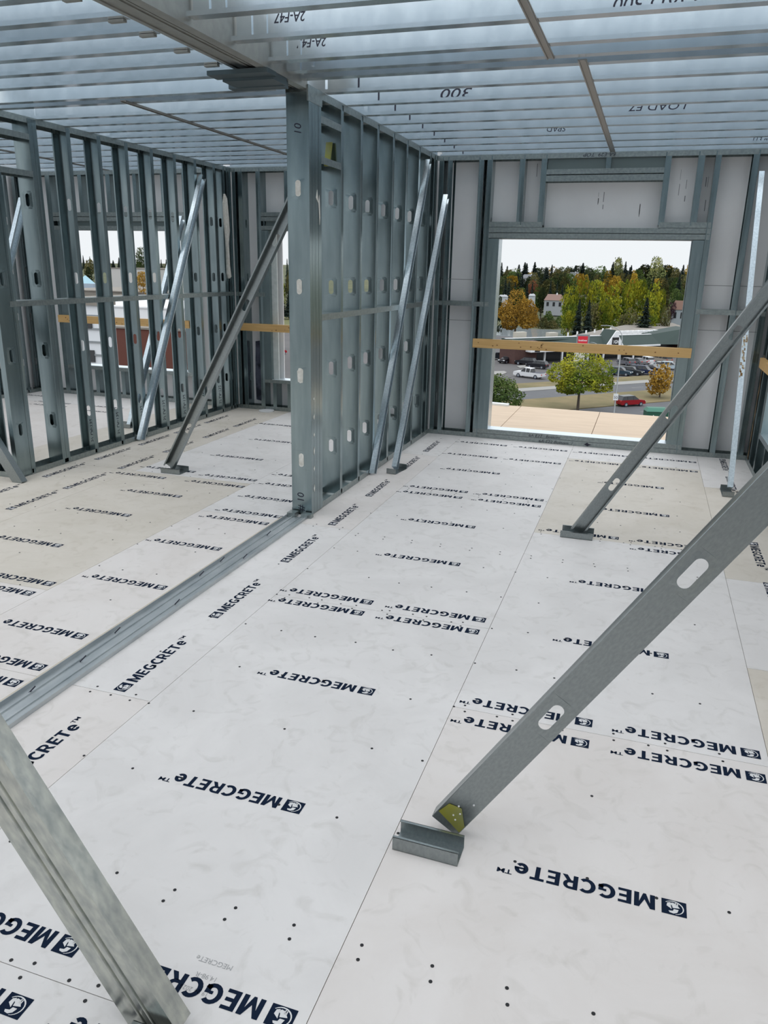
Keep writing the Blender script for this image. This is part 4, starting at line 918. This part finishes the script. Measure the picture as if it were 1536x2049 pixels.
def lamp(u, vb, vt, arm, lab, d=None):
    q = gp(u, vb); top = at(u+13, vt, 1, q.y); r = empty('street_lamp', tuple(q)); tag(r, lab, 'street lamp')
    b = MB(); h = top.z-q.z; right = Vector((AX.x, AX.y, 0)).normalized()*arm
    b.cyl(q, q+Vector((0, 0, h*.86)), .11, 8, .07); kb(b, 'pole', mat('lamp_grey', (.42, .44, .45), .5) if 'lamp_grey' not in bpy.data.materials else bpy.data.materials['lamp_grey'], r)
    b = MB(); pr = q+Vector((0, 0, h*.86))
    for i in range(1, 9):
        t = i/8*math.pi/2; p = q+Vector((0, 0, h*.86+math.sin(t)*h*.14))+right*(1-math.cos(t))*2.4; b.cyl(pr, p, .055, 6); pr = p
    kb(b, 'arm', bpy.data.materials['lamp_grey'], r)
    b = MB(); b.hexa([tuple(pr+right*a+Vector((0, c_, z))) for z in (-.06, .06) for a, c_ in ((-.2, -.15), (.9, -.1), (.9, .1), (-.2, .15))]); kb(b, 'lamp_head', GREYM, r)
    return r, q
l_, q_ = lamp(1228, 826, 652, -1, 'tall bent street lamp on the grass strip with a small white sign')
b = MB(); b.box(q_.x-.35, q_.y-.15, q_.z+1.9, q_.x+.35, q_.y-.1, q_.z+2.9); kb(b, 'sign_plate', WHITE, l_)
o = write('50', .55, (q_.x-.27, q_.y-.16, q_.z+2.15), (1, 0, 0), (0, 0, 1), MARKER, shear=0, width=.5, name='sign_lettering'); keep(o, l_)
lamp(1191, 722, 686, -.5, 'small street lamp in front of the shop windows')
q = gp(1311, 836); GB_ = empty('utility_box', tuple(q), R(15)); tag(GB_, 'green metal utility box with sloped lid beyond the deck edge', 'utility box')
b = MB(); b.box(-1.55, -1.0, 0, 1.55, 1.0, 1.05); b.build('cabinet', mat('green_metal', (.012, .085, .05), .5), GB_)
b = MB(); b.hexa([(-1.65, -1.1, 1.05), (1.65, -1.1, 1.05), (1.65, 1.1, 1.05), (-1.65, 1.1, 1.05), (-1.3, -.5, 1.5), (1.3, -.5, 1.5), (1.3, .7, 1.5), (-1.3, .7, 1.5)]); b.build('lid', mat('green_lid', (.03, .15, .10), .5), GB_)
b = MB(); b.box(-.7, -1.03, .35, -.55, -1.0, .55); b.box(.5, -1.03, .35, .65, -1.0, .55); b.build('label_plate', WHITE, GB_)

def house(u, vt, vb, wpx, Y, wallc, roofc, lab, hip=.3):
    top = at(u, vt, 1, Y); bot = at(u, vb, 1, Y); d = (top-Vector((0, 0, CH))).dot(AF); w = wpx/FPX*d; h = top.z-bot.z
    r = empty('house', (top.x, Y, bot.z)); tag(r, lab, 'house')
    x0, x1 = -w/2, w/2; dp = w*.6
    b = MB(); b.box(x0*.95, 0, -3, x1*.95, dp, h*.55); o = b.build('wall', mat('house_wall', tuple(q*.55 for q in wallc), .8), r)
    b = MB(); b.hexa([(x0, -.3, h*.55), (x1, -.3, h*.55), (x1, dp+.3, h*.55), (x0, dp+.3, h*.55), (x0*(1-hip), dp*.45, h), (x1*(1-hip), dp*.45, h), (x1*(1-hip), dp*.55, h), (x0*(1-hip), dp*.55, h)]); b.build('roof', mat('house_roof', tuple(q*.6 for q in roofc), .8), r)
    for k in range(3 if wpx > 20 else 0):
        b = MB(); xx = x0*.7+k*w*.32; b.box(xx, -.08, h*.12, xx+w*.12, .02, h*.42); b.build('pane', GLASSD, r)
    b = MB(); b.box(w*.1, dp*.4, h*.6, w*.16, dp*.55, h*1.1); b.build('chimney', WHITE, r)
house(1108, 589, 616, 38, 330, (.55, .58, .62), (.38, .24, .20), 'house with pinkish roof and white walls beyond the lake')
house(1058, 549, 566, 30, 500, (.5, .52, .54), (.28, .29, .31), 'large grey roofed house on the upper slope, left part of the big window')
house(1148, 545, 562, 22, 480, (.5, .52, .54), (.30, .31, .33), 'grey roofed house on the upper slope behind the spruces')
house(1006, 590, 598, 18, 300, (.7, .72, .74), (.6, .62, .64), 'small white shed beside the left jamb trees')
house(1064, 588, 597, 13, 300, (.7, .72, .74), (.6, .62, .64), 'small white gabled house above the orange tree')
house(1366, 602, 642, 40, 300, (.5, .56, .62), (.28, .16, .12), 'brown roofed house partly behind the right jamb')
def bbox(lab, px, Y, dp, M, z0=None, name='building', parts=None):
    u0, v0, u1, v1 = px; a = at(u0, v0, 1, Y); c = at(u1, v1, 1, Y)
    zt = a.z; zb = GZ if z0 is None else z0; r = empty(name, ((a.x+c.x)/2, Y, zb)); tag(r, lab, 'building')
    b = MB(); b.box(a.x-r.location.x, 0, 0, c.x-r.location.x, dp, zt-zb); b.build('wall', M, r)
    b = MB(); b.box(a.x-r.location.x-.2, -.2, zt-zb, c.x-r.location.x+.2, dp, zt-zb+.3); b.build('roof', FLATR if M is not WHITE else WHITE, r)
    return r, a, c, zt-zb
GREYB = mat('pale_block', (.50, .49, .47), .9)
bbox('big pale windowless box building in the far room window', (222, 537, 300, 600), 260, 60, GREYB)
r_, a_, c_, h_ = bbox('white clad building with black windows in the far room window', (60, 606, 209, 740), 62, 2.2, mat('white_cladding', (.66, .68, .70), .6))
w_ = c_.x-a_.x
for k in range(9):
    b = MB(); b.box(-w_/2, -.12, h_-1.0-k*1.2, w_/2, -.02, h_-.85-k*1.2); b.build('cladding_rib', GREYM, r_)
for k, zz in enumerate((1.0, 4.1, 8.5)):
    b = MB(); b.box(w_/2-1.9, -.15, h_-zz-(.5, .5, 1.7)[k]-.6, w_/2-.9, -.05, h_-zz); b.build('window', GLASSD, r_)
r_, a_, c_, h_ = bbox('low brick red building seen under the far room guard board', (205, 655, 420, 700), 110, 16, mat('red_brick', (.12, .042, .03), .9))
b = MB(); b.box(-(c_.x-a_.x)/2, -.4, .9, (c_.x-a_.x)/2, -.1, 1.3); b.build('yellow_rail', mat('yellow_rail', (.65, .42, .05), .6), r_)
b = MB(); b.box(-(c_.x-a_.x)/2, -.2, 0, (c_.x-a_.x)/2, -.05, 3.2); b.build('base_course', GREYM, r_)
bbox('wide low building with pale flat roof in the far room window', (100, 580, 360, 640), 190, 50, FLATR); bbox('row of low shops with brown fascia in the far room window', (100, 598, 360, 640), 160, 28, BRICK); bbox('low white roofed building nearest in the far room window', (120, 610, 420, 650), 130, 28, WHITE)
r_ = empty('glass_pyramid', tuple(at(171, 558, 1, 240))); tag(r_, 'pale blue glass pyramid roof in the far room window', 'roof')
b = MB(); b.hexa([(-2.2, -2.2, -1.5), (2.2, -2.2, -1.5), (2.2, 2.2, -1.5), (-2.2, 2.2, -1.5), (-.1, -.1, 1.2), (.1, -.1, 1.2), (.1, .1, 1.2), (-.1, .1, 1.2)]); b.build('pane', mat('blue_glass', (.30, .50, .58), .2), r_)
b = MB(); b.box(-2.4, -2.4, -3, 5, 2.4, -1.5); b.build('base', mat('window_band', (.35, .42, .5), .4), r_)

# ------------------------------------------------------------------ outside: cars
CARS = {}
def car_meshes(kind):
    if kind in CARS: return CARS[kind]
    L, Wd, Hh = {'suv': (4.6, 1.85, 1.68), 'sedan': (4.7, 1.82, 1.45), 'pickup': (6.2, 2.05, 1.95), 'van': (5.3, 1.95, 1.85)}[kind]
    w = Wd/2
    if kind == 'pickup': body = [(-L/2, .5), (-L/2, 1.12), (-.55, 1.15), (1.55, 1.18), (L/2-.1, 1.08), (L/2, .9), (L/2, .45), (L/2-.4, .35), (-L/2+.2, .42)]; cab = [(-.75, 1.15), (-.55, 1.88), (.75, 1.92), (1.5, 1.17)]
    elif kind == 'van': body = [(-L/2, .4), (-L/2, 1.05), (1.35, 1.08), (L/2-.15, .95), (L/2, .75), (L/2, .35), (-L/2+.1, .3)]; cab = [(-L/2+.02, 1.05), (-L/2+.2, 1.78), (.55, 1.82), (1.3, 1.08)]
    elif kind == 'suv': body = [(-L/2, .42), (-L/2, .98), (-L/2+.1, 1.05), (1.1, 1.05), (L/2-.2, .92), (L/2, .7), (L/2, .35), (-L/2+.1, .3)]; cab = [(-L/2+.06, 1.04), (-L/2+.45, 1.60), (.25, 1.64), (1.1, 1.05)]
    else: body = [(-L/2, .4), (-L/2, .92), (-1.5, .98), (1.2, .96), (L/2-.2, .82), (L/2, .65), (L/2, .32), (-L/2+.1, .28)]; cab = [(-1.75, .96), (-.95, 1.38), (.3, 1.42), (1.2, .96)]
    b = MB(); b.prism(body, -w, w, 1); me = b.mesh('body', WHITE)
    g = MB(); n = len(cab); zl, zh = min(p[1] for p in cab), max(p[1] for p in cab)
    def tw(z): return w*(.97-.16*(z-zl)/(zh-zl))
    for sgn in (-1, 1): g.face([(p[0], sgn*tw(p[1]), p[1]) for p in cab])
    for i in range(n):
        p, q = cab[i], cab[(i+1) % n]; g.face([(p[0], -tw(p[1]), p[1]), (q[0], -tw(q[1]), q[1]), (q[0], tw(q[1]), q[1]), (p[0], tw(p[1]), p[1])])
    gm = g.mesh('cabin_glass', GLASSD)
    r_ = MB(); p, q = cab[1], cab[2]; r_.hexa([(p[0]-.05, -tw(p[1])-.01, p[1]-.08), (q[0]+.12, -tw(q[1])-.01, q[1]-.08), (q[0]+.12, tw(q[1])+.01, q[1]-.08), (p[0]-.05, tw(p[1])+.01, p[1]-.08), (p[0], -tw(p[1])+.05, p[1]+.03), (q[0], -tw(q[1])+.05, q[1]+.03), (q[0], tw(q[1])-.05, q[1]+.03), (p[0], tw(p[1])-.05, p[1]+.03)])
    for sgn in (-1, 1):
        for xx in (.0, -1.1) if kind != 'pickup' else (.35, -.6):
            r_.hexa([(xx-.05, sgn*w*.97-.02, zl), (xx+.05, sgn*w*.97-.02, zl), (xx+.05, sgn*w*.97+.02, zl), (xx-.05, sgn*w*.97+.02, zl), (xx-.05, sgn*w*.82-.02, zh), (xx+.05, sgn*w*.82-.02, zh), (xx+.05, sgn*w*.82+.02, zh), (xx-.05, sgn*w*.82+.02, zh)])
    rm = r_.mesh('roof', WHITE)
    wr = .40 if kind == 'pickup' else .34
    t = MB(); t.cyl((0, -.12, 0), (0, .12, 0), wr, 18); t.cur = 1; t.cyl((0, -.14, 0), (0, .14, 0), wr*.6, 12); wm = t.mesh('wheel', [MARKER, STEEL_L])
    l = MB(); l.box(-L/2-.02, -w+.03, .75, -L/2+.04, -w+.35, .98); l.box(-L/2-.02, w-.35, .75, -L/2+.04, w-.03, .98); lm = l.mesh('tail_light', mat('tail_red', (.5, .02, .02), .4))
    hl = MB(); hl.box(L/2-.12, -w+.05, .66, L/2+.02, -w+.45, .84); hl.box(L/2-.12, w-.45, .66, L/2+.02, w-.05, .84); hm = hl.mesh('headlight', mat('lamp_glass', (.75, .78, .8), .2))
    bed = None
    if kind == 'pickup': bb = MB(); bb.box(-L/2+.1, -w+.12, 1.10, -.85, w-.12, 1.17); bed = bb.mesh('cargo_bed', MARKER)
    CARS[kind] = (me, gm, rm, wm, lm, hm, bed, L, w, wr); return CARS[kind]
def car(lab, pos, ang, kind, col, rough=.3, top=None):
    me, gm, rm, wm, lm, hm, bed, L, w, wr = car_meshes(kind)
    r = empty('car' if kind != 'pickup' else 'pickup_truck', tuple(pos), ang); tag(r, lab, 'car', 'cars outside')
    M = mat('car_paint', col, rough, .2)
    for n_, ms, own in (('body', me, 1), ('cabin_glass', gm, 0), ('roof', rm, 1), ('tail_light', lm, 0), ('headlight', hm, 0), ('cargo_bed', bed, 0)):
        if ms is None: continue
        o = link(n_, ms, r)
        if own: o.material_slots[0].link = 'OBJECT'; o.material_slots[0].material = top if (top and n_ == 'roof') else M
    for x_ in (-L*.30, L*.31):
        for y_ in (-w+.1, w-.1):
            o = link('wheel', wm, r); o.location = (x_, y_, wr)
    return r
RD = math.atan2(dR.y, dR.x)
def cp_(u, v): return gp(u, v)+Vector((0, .9, .02))
car('red compact SUV with black roof driving on the near road', gp(1259, 812)+Vector((0, 0, .03)), RD-R(8), 'suv', (.30, .006, .012), top=GLASSD)
car('white crew cab pickup truck parked by the dry grass', cp_(1057, 757), RD+R(112), 'pickup', (.75, .76, .78))
car('black hatchback nearest the pillar of the shops', cp_(1073, 738), RD+R(118), 'suv', (.012, .013, .018)); car('black SUV beside the brick wall', cp_(1050, 731), RD+R(118), 'suv', (.014, .015, .02))
car('black sedan at the left end of the shop lot', cp_(1012, 727), RD+R(200), 'sedan', (.012, .012, .016)); car('dark SUV half hidden by the left jamb', cp_(989, 720), RD+R(170), 'suv', (.03, .04, .05))
car('grey SUV parked at the shop front behind the lamp pole', cp_(1251, 731), RD+R(82), 'suv', (.17, .17, .19)); car('grey sedan right beside the grey SUV', cp_(1275, 730), RD+R(82), 'sedan', (.2, .2, .21))
car('white SUV in the shop front row', cp_(1290, 728), RD+R(80), 'suv', (.72, .74, .76)); car('tan van at the right of the shop front row', cp_(1322, 726), RD+R(86), 'van', (.36, .32, .27))
car('dark teal SUV in the nearer parking row', cp_(1240, 752), RD+R(-62), 'suv', (.02, .045, .07)); car('black wagon in the middle of the nearer parking row', cp_(1263, 751), RD+R(-62), 'suv', (.02, .025, .03)); car('navy minivan in the nearer parking row', cp_(1285, 750), RD+R(-62), 'van', (.015, .025, .07))
car('dark car behind the golden-green tree', cp_(1303, 745), RD+R(-62), 'sedan', (.02, .02, .03)); car('light blue car right of the golden-green tree', cp_(1340, 740), RD+R(-60), 'suv', (.45, .55, .62)); car('silver car behind the golden-green tree top', cp_(1322, 738), RD+R(-60), 'sedan', (.5, .53, .55))
car('red car at the edge of the middle room window', cp_(551, 710), RD+R(20), 'suv', (.4, .02, .03)); car('pale blue car in front of the brick red building', cp_(251, 735), RD+R(60), 'sedan', (.35, .45, .55)); car('silver car below the yellow rail', cp_(246, 742), RD+R(60), 'sedan', (.5, .55, .6))
